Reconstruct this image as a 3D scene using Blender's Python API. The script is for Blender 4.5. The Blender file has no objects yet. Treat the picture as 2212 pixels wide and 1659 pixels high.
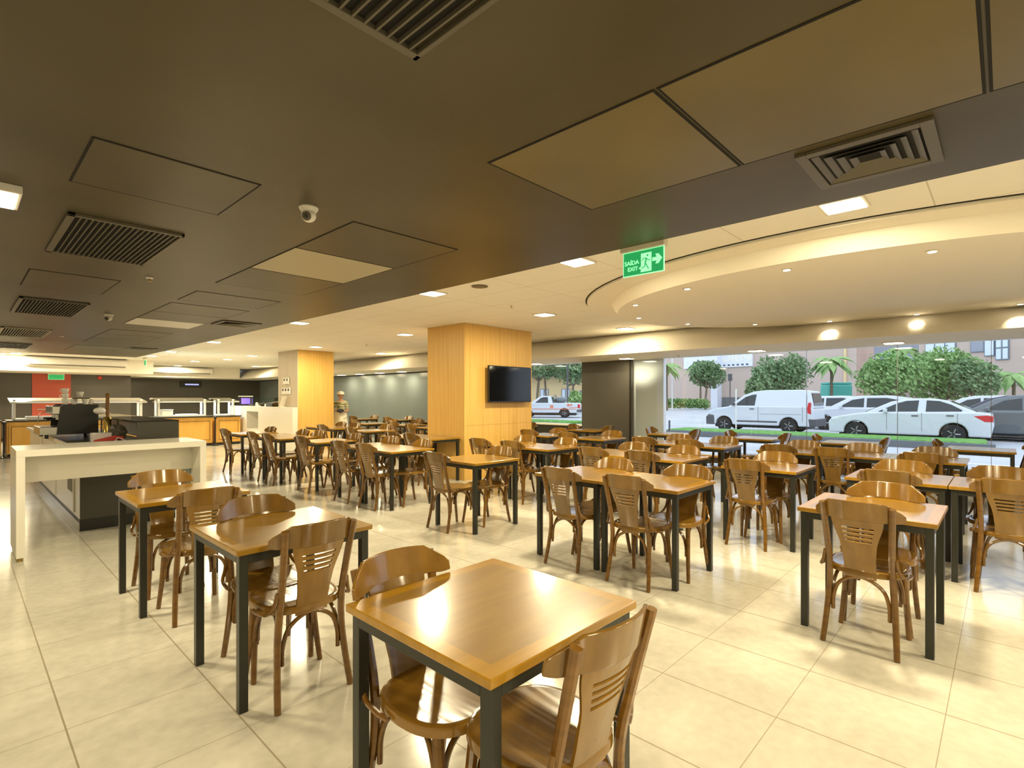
import bpy, bmesh, math, random
from mathutils import Vector, Matrix
random.seed(7)
S = bpy.context.scene
C = S.collection
PI = math.pi
H_EYE = 1.45
TH = math.radians(46.7)

# ------------------------------------------------------------------ materials
def srgb(r, g, b):
    f = lambda c: (c/255/12.92) if c/255 <= .04045 else ((c/255+.055)/1.055)**2.4
    return (f(r), f(g), f(b), 1)

def mat(name, col, rough=.5, metal=0, coat=0, emit=None, es=1, spec=.5):
    m = bpy.data.materials.new(name); m.use_nodes = True
    b = m.node_tree.nodes['Principled BSDF']
    b.inputs['Base Color'].default_value = (*col[:3], 1)
    b.inputs['Roughness'].default_value = rough
    b.inputs['Metallic'].default_value = metal
    b.inputs['Coat Weight'].default_value = coat
    b.inputs['Coat Roughness'].default_value = .12
    b.inputs['Specular IOR Level'].default_value = spec
    if emit:
        b.inputs['Emission Color'].default_value = (*emit[:3], 1)
        b.inputs['Emission Strength'].default_value = es
    return m

def N(m, t, **kw):
    n = m.node_tree.nodes.new(t)
    for k, v in kw.items(): setattr(n, k, v)
    return n
def L(m, a, b): m.node_tree.links.new(a, b)
def bs(m): return m.node_tree.nodes['Principled BSDF']

def noise_mat(name, c1, c2, scale=(4, 4, 4), nscale=5, rough=.5, coat=0, bump=0, detail=6, lo=.35, hi=.65, spec=.5, rand=0, metal=0):
    m = mat(name, c1, rough, metal, coat, spec=spec)
    tc = N(m, 'ShaderNodeTexCoord'); mp = N(m, 'ShaderNodeMapping')
    mp.inputs['Scale'].default_value = scale
    L(m, tc.outputs['Object'], mp.inputs['Vector'])
    nz = N(m, 'ShaderNodeTexNoise'); nz.inputs['Scale'].default_value = nscale; nz.inputs['Detail'].default_value = detail
    L(m, mp.outputs[0], nz.inputs['Vector'])
    cr = N(m, 'ShaderNodeValToRGB')
    cr.color_ramp.elements[0].position = lo; cr.color_ramp.elements[0].color = (*c1[:3], 1)
    cr.color_ramp.elements[1].position = hi; cr.color_ramp.elements[1].color = (*c2[:3], 1)
    L(m, nz.outputs[0], cr.inputs[0])
    out = cr.outputs[0]
    if rand:
        oi = N(m, 'ShaderNodeObjectInfo'); mr = N(m, 'ShaderNodeMapRange')
        mr.inputs['To Min'].default_value = 1-rand; mr.inputs['To Max'].default_value = 1+rand
        L(m, oi.outputs['Random'], mr.inputs[0])
        hs = N(m, 'ShaderNodeHueSaturation'); L(m, mr.outputs[0], hs.inputs['Value']); L(m, out, hs.inputs['Color'])
        out = hs.outputs[0]
    L(m, out, bs(m).inputs['Base Color'])
    if bump:
        bp = N(m, 'ShaderNodeBump'); bp.inputs['Strength'].default_value = bump; bp.inputs['Distance'].default_value = .01
        L(m, nz.outputs[0], bp.inputs['Height']); L(m, bp.outputs[0], bs(m).inputs['Normal'])
    return m

def math_node(m, op, a, b=None):
    n = N(m, 'ShaderNodeMath', operation=op)
    for i, x in enumerate([a, b]):
        if x is None: continue
        if isinstance(x, (int, float)): n.inputs[i].default_value = x
        else: L(m, x, n.inputs[i])
    return n.outputs[0]

def seam(m, coord, off, period, width):
    """1 on a joint line, 0 elsewhere"""
    a = math_node(m, 'DIVIDE', math_node(m, 'SUBTRACT', coord, off), period)
    f = math_node(m, 'FRACT', math_node(m, 'ADD', a, 1000.5))
    d = math_node(m, 'ABSOLUTE', math_node(m, 'SUBTRACT', f, .5))
    return math_node(m, 'LESS_THAN', d, width/period/2)

def grid_mat(name, c1, c2, line, px, py, ox, oy, w, rough, nscale, coat=0, wy=None, speck=.08):
    m = noise_mat(name, c1, c2, (1, 1, 1), nscale, rough, coat)
    tc = N(m, 'ShaderNodeTexCoord'); sp = N(m, 'ShaderNodeSeparateXYZ'); L(m, tc.outputs['Object'], sp.inputs[0])
    s = math_node(m, 'MAXIMUM', seam(m, sp.outputs[0], ox, px, w), seam(m, sp.outputs[1], oy, py, wy or w))
    base = bs(m).inputs['Base Color'].links[0].from_socket
    # speckle
    n2 = N(m, 'ShaderNodeTexNoise'); n2.inputs['Scale'].default_value = nscale*14; n2.inputs['Detail'].default_value = 3
    L(m, tc.outputs['Object'], n2.inputs['Vector'])
    mr = N(m, 'ShaderNodeMapRange'); mr.inputs['From Min'].default_value = .3; mr.inputs['From Max'].default_value = .7
    mr.inputs['To Min'].default_value = 1-speck; mr.inputs['To Max'].default_value = 1+speck*.6; L(m, n2.outputs[0], mr.inputs[0])
    hv = N(m, 'ShaderNodeHueSaturation'); L(m, base, hv.inputs['Color']); L(m, mr.outputs[0], hv.inputs['Value'])
    mx = N(m, 'ShaderNodeMix', data_type='RGBA'); L(m, s, mx.inputs[0]); L(m, hv.outputs[0], mx.inputs[6])
    mx.inputs[7].default_value = (*line[:3], 1); L(m, mx.outputs[2], bs(m).inputs['Base Color'])
    return m

M = {}
M['floor'] = grid_mat('polished_stone', (.63, .605, .52), (.49, .465, .39), (.32, .28, .20), .5555, .5575, .33, .20, .007, .15, 1.3, wy=.0035)
M['white_ceiling'] = grid_mat('white_ceiling_tiles', (.87, .84, .77), (.85, .82, .75), (.58, .53, .43), .625, 1.25, 4.0, .35, .008, .8, .5, speck=.012)
M['column_white'] = mat('white_exterior_paint', (.85, .86, .85), .8)
M['cream_paint'] = mat('cream_paint', (.85, .81, .72), .65)
M['disc_paint'] = mat('disc_paint', (.87, .82, .72), .7)
M['dark_ceiling'] = noise_mat('dark_ceiling_paint', (.050, .039, .015), (.074, .058, .025), (1, 1, 1), .8, .42)
M['dark_ceiling_panel'] = noise_mat('brown_access_panel', (.12, .094, .038), (.155, .122, .052), (1, 1, 1), 1.1, .3)
M['pale_panel'] = mat('pale_access_panel', (.45, .40, .28), .5)
M['gap'] = mat('dark_gap', (.006, .005, .004), .9)
M['vent'] = mat('grey_vent_metal', (.105, .092, .068), .45)
M['white_vent'] = mat('white_vent_metal', (.42, .38, .30), .45)
M['wood_pillar'] = noise_mat('oak_veneer', (.64, .38, .092), (.74, .47, .135), (9, 9, .25), 3, .42, rand=0)
M['wood_cab'] = noise_mat('orange_wood', (.78, .45, .10), (.70, .38, .07), (2, 2, .4), 3, .4)
M['pillar_grey'] = noise_mat('taupe_laminate', (.50, .42, .31), (.56, .46, .34), (6, 6, .3), 2, .45)
M['wood_seam'] = mat('oak_joint', (.48, .26, .06), .5)
M['steel'] = mat('dark_steel', (.030, .031, .024), .32, .3)
M['grey_wall'] = noise_mat('dark_grey_paint', (.075, .07, .06), (.095, .09, .078), (1, 1, 1), .6, .3)
M['blue_grey_wall'] = noise_mat('glossy_grey_panel', (.175, .215, .225), (.21, .25, .255), (1, 1, 1), .3, .28)
M['red_paint'] = mat('red_paint', (.50, .085, .05), .45)
M['chrome'] = mat('brushed_steel', (.6, .6, .57), .25, 1)
M['black'] = mat('black_plastic', (.012, .012, .011), .3)
M['charcoal'] = mat('charcoal_laminate', (.045, .042, .032), .28)
M['white_gloss'] = mat('white_laminate', (.74, .71, .62), .28)
M['white_plastic'] = mat('white_plastic', (.78, .76, .70), .35)
M['lamp'] = mat('lit_diffuser', (1, 1, 1), .5, emit=(1, .88, .62), es=9)
M['downlamp'] = mat('lit_downlight', (1, 1, 1), .5, emit=(1, .9, .68), es=14)
M['cool_lamp'] = mat('cool_strip_light', (1, 1, 1), .5, emit=(.75, .88, 1), es=7)
M['blue_lamp'] = mat('bluish_display', (.2, .2, .4), .5, emit=(.45, .5, 1), es=.9)
M['lamp_frame'] = mat('lamp_frame', (.7, .66, .55), .5)
M['screen'] = mat('television_screen', (.004, .004, .005), .07)
M['sign_green'] = mat('green_sign', (.02, .32, .09), .3, emit=(.02, .42, .12), es=.55)
M['sign_mint'] = mat('mint_sign_print', (.35, .9, .5), .3, emit=(.38, 1, .55), es=.75)
M['brass'] = mat('brass', (.5, .36, .1), .3, 1)

def wood_top():
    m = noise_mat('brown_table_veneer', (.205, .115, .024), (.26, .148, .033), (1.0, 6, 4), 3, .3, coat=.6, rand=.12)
    tc = N(m, 'ShaderNodeTexCoord'); sp = N(m, 'ShaderNodeSeparateXYZ'); L(m, tc.outputs['Object'], sp.inputs[0])
    ax = math_node(m, 'ABSOLUTE', sp.outputs[0]); ay = math_node(m, 'ABSOLUTE', sp.outputs[1])
    mxm = math_node(m, 'MAXIMUM', ax, ay)
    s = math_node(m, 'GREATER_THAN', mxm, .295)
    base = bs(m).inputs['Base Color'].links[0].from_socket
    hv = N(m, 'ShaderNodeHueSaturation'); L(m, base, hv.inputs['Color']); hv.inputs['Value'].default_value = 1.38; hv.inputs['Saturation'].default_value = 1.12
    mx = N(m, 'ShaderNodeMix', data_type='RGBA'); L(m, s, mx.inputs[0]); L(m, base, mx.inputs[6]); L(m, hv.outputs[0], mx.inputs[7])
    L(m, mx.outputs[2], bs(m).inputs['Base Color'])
    return m
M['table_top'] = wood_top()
M['chair_wood'] = noise_mat('varnished_chair_beech', (.125, .057, .008), (.18, .085, .011), (2, 2, 9), 3, .22, coat=.4, rand=.2)
M['chair_ply'] = noise_mat('varnished_plywood', (.165, .082, .010), (.225, .118, .016), (5, 2, 2), 3, .2, coat=.6, rand=.22)
def ripple(m, sc, st):
    tc = N(m, 'ShaderNodeTexCoord'); mp = N(m, 'ShaderNodeMapping'); mp.inputs['Scale'].default_value = sc
    L(m, tc.outputs['Object'], mp.inputs[0]); nz = N(m, 'ShaderNodeTexNoise'); nz.inputs['Scale'].default_value = 1; nz.inputs['Detail'].default_value = 1
    L(m, mp.outputs[0], nz.inputs['Vector']); bp = N(m, 'ShaderNodeBump'); bp.inputs['Strength'].default_value = st; bp.inputs['Distance'].default_value = .006
    L(m, nz.outputs[0], bp.inputs['Height']); L(m, bp.outputs[0], bs(m).inputs['Normal']); L(m, bp.outputs[0], bs(m).inputs['Coat Normal'])
ripple(M['chair_ply'], (26, 3, 1.0), .22)

def glass_mat(name, tint=(.93, .96, .98), refl=1.0):
    m = bpy.data.materials.new(name); m.use_nodes = True; nt = m.node_tree; nt.nodes.clear()
    out = N(m, 'ShaderNodeOutputMaterial'); tr = N(m, 'ShaderNodeBsdfTransparent'); gl = N(m, 'ShaderNodeBsdfGlossy')
    tr.inputs[0].default_value = (*tint, 1); gl.inputs['Roughness'].default_value = .015
    fr = N(m, 'ShaderNodeFresnel'); fr.inputs[0].default_value = 1.45
    mp = math_node(m, 'MULTIPLY', fr.outputs[0], refl)
    mx = N(m, 'ShaderNodeMixShader'); L(m, mp, mx.inputs[0]); L(m, tr.outputs[0], mx.inputs[1]); L(m, gl.outputs[0], mx.inputs[2])
    L(m, mx.outputs[0], out.inputs[0]); return m
M['glass'] = glass_mat('window_glass')
M['shelf_glass'] = glass_mat('shelf_glass', (.88, .95, .92), 1.6)

# ------------------------------------------------------------------ mesh helpers
def bx(bm, x0, x1, y0, y1, z0, z1):
    v = [bm.verts.new((x, y, z)) for x in (x0, x1) for y in (y0, y1) for z in (z0, z1)]
    for f in ((0, 1, 3, 2), (4, 6, 7, 5), (0, 4, 5, 1), (2, 3, 7, 6), (0, 2, 6, 4), (1, 5, 7, 3)):
        bm.faces.new([v[i] for i in f])
    return v

def tube(bm, pts, rad, seg=8, cap=True, sx=1.0):
    pts = [Vector(p) for p in pts]; n = len(pts)
    if isinstance(rad, (int, float)): rad = [rad]*n
    rings = []; prev = None
    for i, p in enumerate(pts):
        t = (pts[min(i+1, n-1)]-pts[max(i-1, 0)]).normalized()
        ref = Vector((1, 0, 0)) if abs(t.x) < .9 else Vector((0, 1, 0))
        if prev is not None and (prev-t*prev.dot(t)).length > 1e-3: ref = prev
        a = (ref-t*ref.dot(t)).normalized(); b = t.cross(a).normalized(); prev = a
        rings.append([bm.verts.new(p+a*math.cos(2*PI*k/seg)*rad[i]*sx+b*math.sin(2*PI*k/seg)*rad[i]) for k in range(seg)])
    for r, s in zip(rings, rings[1:]):
        for k in range(seg):
            f = bm.faces.new((r[k], r[(k+1) % seg], s[(k+1) % seg], s[k])); f.smooth = True
    if cap:
        bm.faces.new(rings[0][::-1]); bm.faces.new(rings[-1])

def smooth_path(pts, sub=4):
    P = [Vector(p) for p in pts]; out = []
    for i in range(len(P)-1):
        p0, p1, p2, p3 = P[max(i-1, 0)], P[i], P[i+1], P[min(i+2, len(P)-1)]
        for k in range(sub):
            t = k/sub
            out.append(.5*((2*p1)+(-p0+p2)*t+(2*p0-5*p1+4*p2-p3)*t*t+(-p0+3*p1-3*p2+p3)*t**3))
    out.append(P[-1]); return out

def lathe(bm, prof, c=(0, 0, 0), seg=20, axis='z'):
    rings = []
    for r, z in prof:
        ring = []
        for k in range(seg):
            a = 2*PI*k/seg; x, y = r*math.cos(a), r*math.sin(a)
            p = (x, y, z) if axis == 'z' else ((x, z, y) if axis == 'y' else (z, x, y))
            ring.append(bm.verts.new((c[0]+p[0], c[1]+p[1], c[2]+p[2])))
        rings.append(ring)
    for r, s in zip(rings, rings[1:]):
        for k in range(seg):
            f = bm.faces.new((r[k], r[(k+1) % seg], s[(k+1) % seg], s[k])); f.smooth = True
    if prof[0][0] > 1e-5: bm.faces.new(rings[0][::-1])
    if prof[-1][0] > 1e-5: bm.faces.new(rings[-1])

def prism(bm, poly, a0, a1, axis='y'):
    """poly = list of 2-D points, extruded along axis"""
    def P(p, t):
        return (p[0], t, p[1]) if axis == 'y' else ((t, p[0], p[1]) if axis == 'x' else (p[0], p[1], t))
    A = [bm.verts.new(P(p, a0)) for p in poly]; B = [bm.verts.new(P(p, a1)) for p in poly]
    n = len(poly)
    bm.faces.new(A); bm.faces.new(B[::-1])
    for i in range(n): bm.faces.new((A[i], B[i], B[(i+1) % n], A[(i+1) % n]))

def finish(bm, name, m, parent=None, bevel=0, smooth=False, seg=2):
    bmesh.ops.recalc_face_normals(bm, faces=bm.faces)
    me = bpy.data.meshes.new(name); bm.to_mesh(me); bm.free()
    if isinstance(m, str): m = M[m]
    me.materials.append(m)
    if smooth:
        for p in me.polygons: p.use_smooth = True
    if any(p.use_smooth for p in me.polygons): me.set_sharp_from_angle(angle=math.radians(38))
    o = bpy.data.objects.new(name, me); C.objects.link(o)
    if parent: o.parent = parent
    if bevel:
        b = o.modifiers.new('bevel', 'BEVEL'); b.width = bevel; b.segments = seg; b.limit_method = 'ANGLE'; b.angle_limit = math.radians(40)
    return o

def box(name, m, x0, x1, y0, y1, z0, z1, parent=None, bevel=0):
    bm = bmesh.new(); bx(bm, x0, x1, y0, y1, z0, z1); return finish(bm, name, m, parent, bevel)
def tag(o, label, cat, group=None, kind=None):
    o['label'] = label; o['category'] = cat
    if group: o['group'] = group
    if kind: o['kind'] = kind
    return o
def struct(o): o['kind'] = 'structure'; return o
def thing(name, loc, label=None, cat=None, group=None, rz=0):
    o = bpy.data.objects.new(name, None); C.objects.link(o); o.location = loc; o.rotation_euler = (0, 0, rz); o.empty_display_size = .1
    if label: tag(o, label, cat, group)
    return o
def dup(root, loc, rz=0, label=None, group=None):
    def cp(o, par):
        c = o.copy(); C.objects.link(c)
        if par: c.parent = par
        for ch in o.children: cp(ch, c)
        return c
    r = cp(root, None); r.location = loc; r.rotation_euler = (0, 0, rz)
    if label: r['label'] = label
    if group: r['group'] = group
    return r
def text_mesh(name, body, size, m, parent, loc, rot, depth=.002, align='CENTER', sx=1):
    cu = bpy.data.curves.new(name, 'FONT'); cu.body = body; cu.size = size; cu.extrude = depth; cu.align_x = align; cu.align_y = 'CENTER'; cu.offset = size*.012
    t = bpy.data.objects.new('tmp', cu); C.objects.link(t)
    bpy.context.view_layer.update()
    me = bpy.data.meshes.new_from_object(t.evaluated_get(bpy.context.evaluated_depsgraph_get()))
    C.objects.unlink(t); bpy.data.objects.remove(t); bpy.data.curves.remove(cu)
    me.name = name; me.materials.clear(); me.materials.append(M[m])
    o = bpy.data.objects.new(name, me); C.objects.link(o); o.parent = parent; o.location = loc; o.rotation_euler = rot; o.scale = (sx, 1, 1)
    return o

# ------------------------------------------------------------------ room shell
ZC, ZD, ZS = 2.76, 2.74, 2.30          # white ceiling, dark ceiling, soffit
XW = 10.4
struct(box('floor', 'floor', -6, XW+.15, -7, 27.2, -.1, 0))
struct(box('ceiling', 'white_ceiling', 3.96, 9.9, -7, 27.2, ZC, ZC+.1))
struct(box('ceiling', 'white_ceiling', -6, 3.96, 20.3, 27.2, ZC, ZC+.1))
struct(box('ceiling_dark', 'dark_ceiling', -6, 3.96, -7, 20.3, ZD, ZC+.1))
bm = bmesh.new(); prism(bm, [(8.84, ZS), (XW+.2, ZS), (XW+.2, ZC+.1), (9.48, ZC+.1), (9.48, ZC-.0), (9.25, 2.62), (8.98, 2.42)], -7, 27.2)
struct(finish(bm, 'trim_window_bulkhead', 'cream_paint'))
bm = bmesh.new(); bx(bm, -6, 4.8, 22, 27.3, 2.28, ZC); bx(bm, 4.8, 8.84, 25.3, 27.3, 2.30, ZC)
struct(finish(bm, 'trim_back_bulkhead', 'cream_paint'))
struct(box('wall_back', 'grey_wall', -6, 4.56, 24.2, 24.4, 0, 2.28))
struct(box('wall_back_return', 'grey_wall', 4.4, 4.56, 24.4, 27.1, 0, 2.28))
struct(box('wall_back_recess', 'grey_wall', 4.56, 10.7, 27.1, 27.3, 0, 2.30))
struct(box('wall_left', 'cream_paint', -6.2, -6, -7, 27.2, 0, ZC))
struct(box('wall_front', 'cream_paint', -6, XW, -7.2, -7, 0, ZC))
struct(box('wall_right', 'blue_grey_wall', XW, XW+.2, 11.5, 27.2, 0, ZS-.02))
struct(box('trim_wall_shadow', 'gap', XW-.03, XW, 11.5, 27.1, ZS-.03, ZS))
struct(box('wall_window_column', 'grey_wall', XW-.05, XW+.03, 6.09, 7.44, 0, ZS))
struct(box('trim_column_edge', 'black', XW-.07, XW-.05, 6.09, 6.13, 0, ZS))
struct(box('wall_white_column', 'column_white', XW+.12, XW+.24, 5.40, 7.2, -.02, 3.2))
struct(box('wall_sill_left', 'charcoal', XW, XW+.2, 7.44, 11.5, 0, .76))
struct(box('trim_sill_left', 'cream_paint', XW-.04, XW+.22, 7.44, 11.5, .76, .80))
struct(box('wall_sill_right', 'grey_wall', XW, XW+.2, -7, 6.09, 0, .26))
struct(box('trim_sill_right', 'wood_cab', XW-.03, XW+.22, -7, 6.09, .26, .29))
struct(box('baseboard_back', 'black', -6, 4.4, 24.17, 24.2, 0, .1))
def pane(n, y0, y1, z0):
    w = struct(box('window_%d' % n, 'glass', XW+.04, XW+.05, y0, y1, z0, ZS))
    return w
struct(pane(1, 7.46, 11.48, .80))
for i, (a, b) in enumerate([(2.60, 6.07), (1.28, 2.59), (.16, 1.27), (-1.6, .15), (-3.5, -1.61), (-6.9, -3.51)]): pane(2+i, a, b, .29)
bm = bmesh.new()
for y in (2.595, 1.275, .155): bx(bm, XW+.038, XW+.052, y-.003, y+.003, .29, ZS)
struct(finish(bm, 'trim_glass_joint', 'vent'))

# wood pillars
p1 = thing('wood_pillar', (6.98, 7.4, 0), 'large square oak-veneered pillar carrying the television', 'pillar', 'wood clad pillars')
box('cladding', 'wood_pillar', -.89, .89, -.52, .52, 0, ZC-.002, p1)
bm = bmesh.new()
for x in (-.45, 0, .45): bx(bm, x-.002, x+.002, -.522, -.52, .1, ZC-.03)
bx(bm, -.88, .88, -.522, -.52, .955, .96)
finish(bm, 'panel_joint', 'wood_seam', p1)
p2 = thing('wood_pillar', (6.92, 14.67, 0), 'farther oak and taupe pillar with wall switches on its side', 'pillar', 'wood clad pillars')
box('cladding', 'wood_pillar', -.52, .52, -.62, .62, 0, ZC-.002, p2)
box('side_panel', 'pillar_grey', -.535, -.52, -.62, .62, 0, ZC-.002, p2)
for z, n, yy in ((1.92, 2, 0), (1.64, 3, 0)):
    t = thing('switch_plate', (6.36, 14.72+yy, z), 'upper switch plate with two dark rockers on far pillar' if n == 2 else 'lower wider switch plate with three rockers on far pillar', 'switch')
    box('plate', 'white_plastic', -.01, .01, -.09*n, .09*n, -.09, .09, t)
    for k in range(n): box('rocker', 'charcoal', -.014, -.01, -.09*n+.18*k+.05, -.09*n+.18*k+.13, 0, .06, t)

# ------------------------------------------------------------------ oval dropped ceiling
def ellipse_ring(bm, cx, cy, prof, seg=96):
    rings = []
    for rx, ry, z in prof:
        rings.append([bm.verts.new((cx+rx*math.cos(2*PI*k/seg), cy+ry*math.sin(2*PI*k/seg), z)) for k in range(seg)])
    for r, s in zip(rings, rings[1:]):
        for k in range(seg):
            f = bm.faces.new((r[k], r[(k+1) % seg], s[(k+1) % seg], s[k])); f.smooth = True
    bm.faces.new(rings[-1])
DX, DY = 7.12, 1.18
t = thing('oval_ceiling_drop', (DX, DY, ZC), 'large oval dropped ceiling disc ringed with small downlights', 'ceiling feature')
bm = bmesh.new(); ellipse_ring(bm, 0, 0, [(2.6, 3.37, 0), (2.6, 3.37, -.028)]); finish(bm, 'outer_ring', 'disc_paint', t)
bm = bmesh.new(); ellipse_ring(bm, 0, 0, [(2.62, 3.39, 0), (2.62, 3.39, -.004)]); finish(bm, 'shadow_joint', 'gap', t)
bm = bmesh.new(); ellipse_ring(bm, 0, 0, [(2.36, 3.02, -.028), (2.34, 3.0, -.06), (2.32, 2.98, -.10), (2.29, 2.95, -.135), (2.27, 2.93, -.16)]); finish(bm, 'disc', 'disc_paint', t)

LIGHTS = []
def lamp_light(loc, size, power, col=(1, .84, .53), spread=None, name='lamp_light', parent=None, rot=(0, 0, 0)):
    l = bpy.data.lights.new(name, 'AREA'); l.shape = 'SQUARE'; l.size = size; l.energy = power; l.color = col
    o = bpy.data.objects.new(name, l); C.objects.link(o); o.location = loc; o.rotation_euler = rot
    if parent: o.parent = parent
    return o
dl = [(5.25, .42), (5.11, 1.43), (5.28, 2.44), (5.76, 3.33), (6.73, 3.84), (7.79, 3.59), (8.56, 2.85), (8.98, 1.92), (9.05, .89), (8.93, -.13)]
for i, (x, y) in enumerate(dl):
    o = thing('downlight', (x, y, 2.60), 'tiny round downlight in the oval ceiling disc', 'light', 'downlights in the oval disc')
    bm = bmesh.new(); lathe(bm, [(.045, 0), (.045, -.006), (.03, -.008)]); finish(bm, 'bezel', 'lamp_frame', o)
    bm = bmesh.new(); lathe(bm, [(.028, -.004), (.028, -.010)]); finish(bm, 'bulb', 'downlamp', o)
    l = bpy.data.lights.new('downlight_spot', 'SPOT'); l.energy = 30 if x < 8.4 else 13; l.color = (1, .84, .53); l.spot_size = 1.35; l.spot_blend = .7; l.shadow_soft_size = .03
    lo = bpy.data.objects.new('downlight_spot', l); C.objects.link(lo); lo.parent = o; lo.location = (0, 0, -.02)
def place_words(i, n): return
for i, o in enumerate([o for o in C.objects if o.name.startswith('downlight') and o.type == 'EMPTY']):
    o['label'] = ['near-right downlight on the oval disc, by the frame edge', 'second near-side downlight on the oval disc', 'third near-side downlight, right of exit sign',
                  'leftmost downlight on the oval disc, under exit sign', 'lower of two downlights at the disc left tip', 'far-side downlight, first right of disc tip',
                  'far-side downlight, second right of disc tip', 'far-side downlight, third right of disc tip', 'far-side downlight above the white sedan', 'far-side downlight at the right frame edge'][i]

# panel lights
PL = [(4.13, .80, 'white panel light beside four-way diffuser at right'), (4.10, 3.0, 'bright panel light just left of the exit sign'), (4.09, 5.22, 'panel light on dark ceiling edge above the large pillar left'),
      (4.11, 8.96, 'panel light on dark ceiling edge, third from exit sign'), (4.15, 13.5, 'panel light on dark ceiling edge, fourth from exit sign'), (4.17, 17.2, 'panel light on dark ceiling edge, fifth from exit sign'),
      (4.19, 19.4, 'panel light at the far corner of dark ceiling'), (6.35, 5.28, 'panel light above and right of television pillar'), (8.67, 5.22, 'panel light between television pillar and oval disc, near bulkhead'),
      (6.36, 9.03, 'panel light just left of the television pillar top'), (8.6, 13.39, 'panel light low over the grey wall left of television pillar'), (6.34, 12.9, 'panel light directly in front of the far pillar top'),
      (6.32, 17.05, 'panel light left of far pillar, nearer one'), (6.36, 19.31, 'panel light left of far pillar, second one'), (5.87, 21.14, 'panel light above the recessed back wall, left'),
      (6.21, 24.6, 'farthest panel light over recessed back wall'), (8.56, 22.7, 'panel light left of far pillar near back corner'), (1.2, 21.1, 'panel light over buffet, right of the pair'), (.9, 21.6, 'panel light over buffet, left of the pair')]
proto = thing('panel_light', (0, 0, 0))
box('lamp_frame', 'lamp_frame', -.135, .135, -.135, .135, -.012, 0, proto)
box('diffuser', 'lamp', -.115, .115, -.115, .115, -.016, -.011, proto)
la = lamp_light((0, 0, -.02), .22, 62, parent=proto)
first = True
soft = dup(proto, (0, 0, 0))
for c_ in soft.children:
    if c_.type == 'LIGHT': c_.data = c_.data.copy(); c_.data.energy = 16
sfirst = True
def add_soffit(x, y, lab):
    global sfirst
    if sfirst: o = soft; o.location = (x, y, ZS); sfirst = False
    else: o = dup(soft, (x, y, ZS))
    return tag(o, lab, 'ceiling light', 'small lights in the window soffit')
def add_panel(x, y, z, lab, grp='square ceiling panel lights'):
    global first
    if first: o = proto; o.location = (x, y, z); first = False
    else: o = dup(proto, (x, y, z))
    tag(o, lab, 'ceiling light', grp); return o
for x, y, lab in PL:
    o_ = add_panel(x, y, ZC, lab)
    if x > 8:
        for c_ in o_.children:
            if c_.type == 'LIGHT': c_.data = c_.data.copy(); c_.data.energy = 18
for x, y, lab in [(9.93, 5.96, 'soffit light above the dark window column'), (9.9, 3.27, 'soffit light above the white van'), (9.93, 1.26, 'soffit light above the white sedan'),
                  (9.95, 8.55, 'soffit light at right edge of the television pillar'), (9.9, 18.1, 'leftmost soffit light over the grey wall'), (9.95, 16.9, 'second soffit light over the grey wall'),
                  (9.95, 15.6, 'third soffit light over the grey wall'), (9.95, 14.3, 'soffit light nearest the television pillar over grey wall')]:
    add_soffit(x, y, lab)
# unseen lamps out of view, added to brighten the foreground (same fittings)
for x, y, lab in [(4.1, -1.5, 'added unseen panel light right of the camera'), (4.1, -4, 'added unseen panel light far right behind camera'), (-2.2, -.5, 'added unseen panel light behind the camera'), (1.2, -2.8, 'added unseen panel light over the aisle behind camera'), (-1.6, 1.6, 'added unseen panel light left of the camera'), (1.1, -1.0, 'added unseen panel light just behind the camera'), (-2.2, 9, 'panel light left of view, farther'), (-2.2, 14, 'added unseen panel light left of view, farthest')]:
    add_panel(x, y, ZD if x < 3.9 else ZC, lab)
# surface LED at the left edge
t = thing('ceiling_lamp', (.08, 4.57, ZD), 'glowing square surface lamp on dark ceiling, left frame edge', 'ceiling light')
box('housing', 'white_plastic', -.2, .2, -.2, .2, -.05, 0, t, .004)
box('diffuser', 'lamp', -.18, .18, -.18, .18, -.054, -.05, t)
lamp_light((0, 0, -.06), .3, 60, parent=t)

# ------------------------------------------------------------------ dark ceiling fittings
def access_panel(x0, x1, y0, y1, m, lab, drop=0):
    drop = .0038
    t = thing('ceiling_hatch', ((x0+x1)/2, (y0+y1)/2, ZD), lab, 'ceiling panel', 'ceiling access panels')
    a, b = (x1-x0)/2, (y1-y0)/2
    box('gap', 'gap', -a, a, -b, b, -.003, 0, t)
    box('panel', m, -a+.012, a-.012, -b+.012, b-.012, -drop, -.0005, t)
access_panel(2.0, 2.99, 1.07, 2.07, 'dark_ceiling_panel', 'large brown access panel left of the four-way diffuser', .008)
access_panel(2.0, 2.99, .06, 1.06, 'dark_ceiling_panel', 'large shiny access panel at the top right', .008)
access_panel(2.0, 2.99, -.95, .05, 'dark_ceiling_panel', 'access panel cut by the top right corner', .008)
access_panel(1.99, 3.0, 3.47, 4.43, 'dark_ceiling', 'dark access panel right of the nearer camera')
access_panel(1.99, 3.0, 4.43, 5.44, 'pale_panel', 'pale tan access panel among dark ones, mid ceiling')
access_panel(1.99, 3.0, 5.44, 6.44, 'dark_ceiling', 'dark access panel beyond the pale tan one')
access_panel(1.99, 3.0, 7.1, 7.9, 'dark_ceiling', 'small dark access panel before the far white panel')
access_panel(1.99, 3.0, 8.2, 9.2, 'dark_ceiling', 'dark access panel, second before white panel')
access_panel(1.99, 3.0, 9.2, 10.2, 'dark_ceiling', 'dark access panel touching the far white panel')
access_panel(1.99, 3.0, 10.2, 11.15, 'white_plastic', 'bright white ceiling panel left of the small square vent')
access_panel(1.99, 3.0, 12.2, 13.2, 'dark_ceiling', 'far dark access panel, first beyond white panel')
access_panel(1.99, 3.0, 13.2, 14.3, 'dark_ceiling', 'far dark access panel, second beyond white panel')
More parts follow.
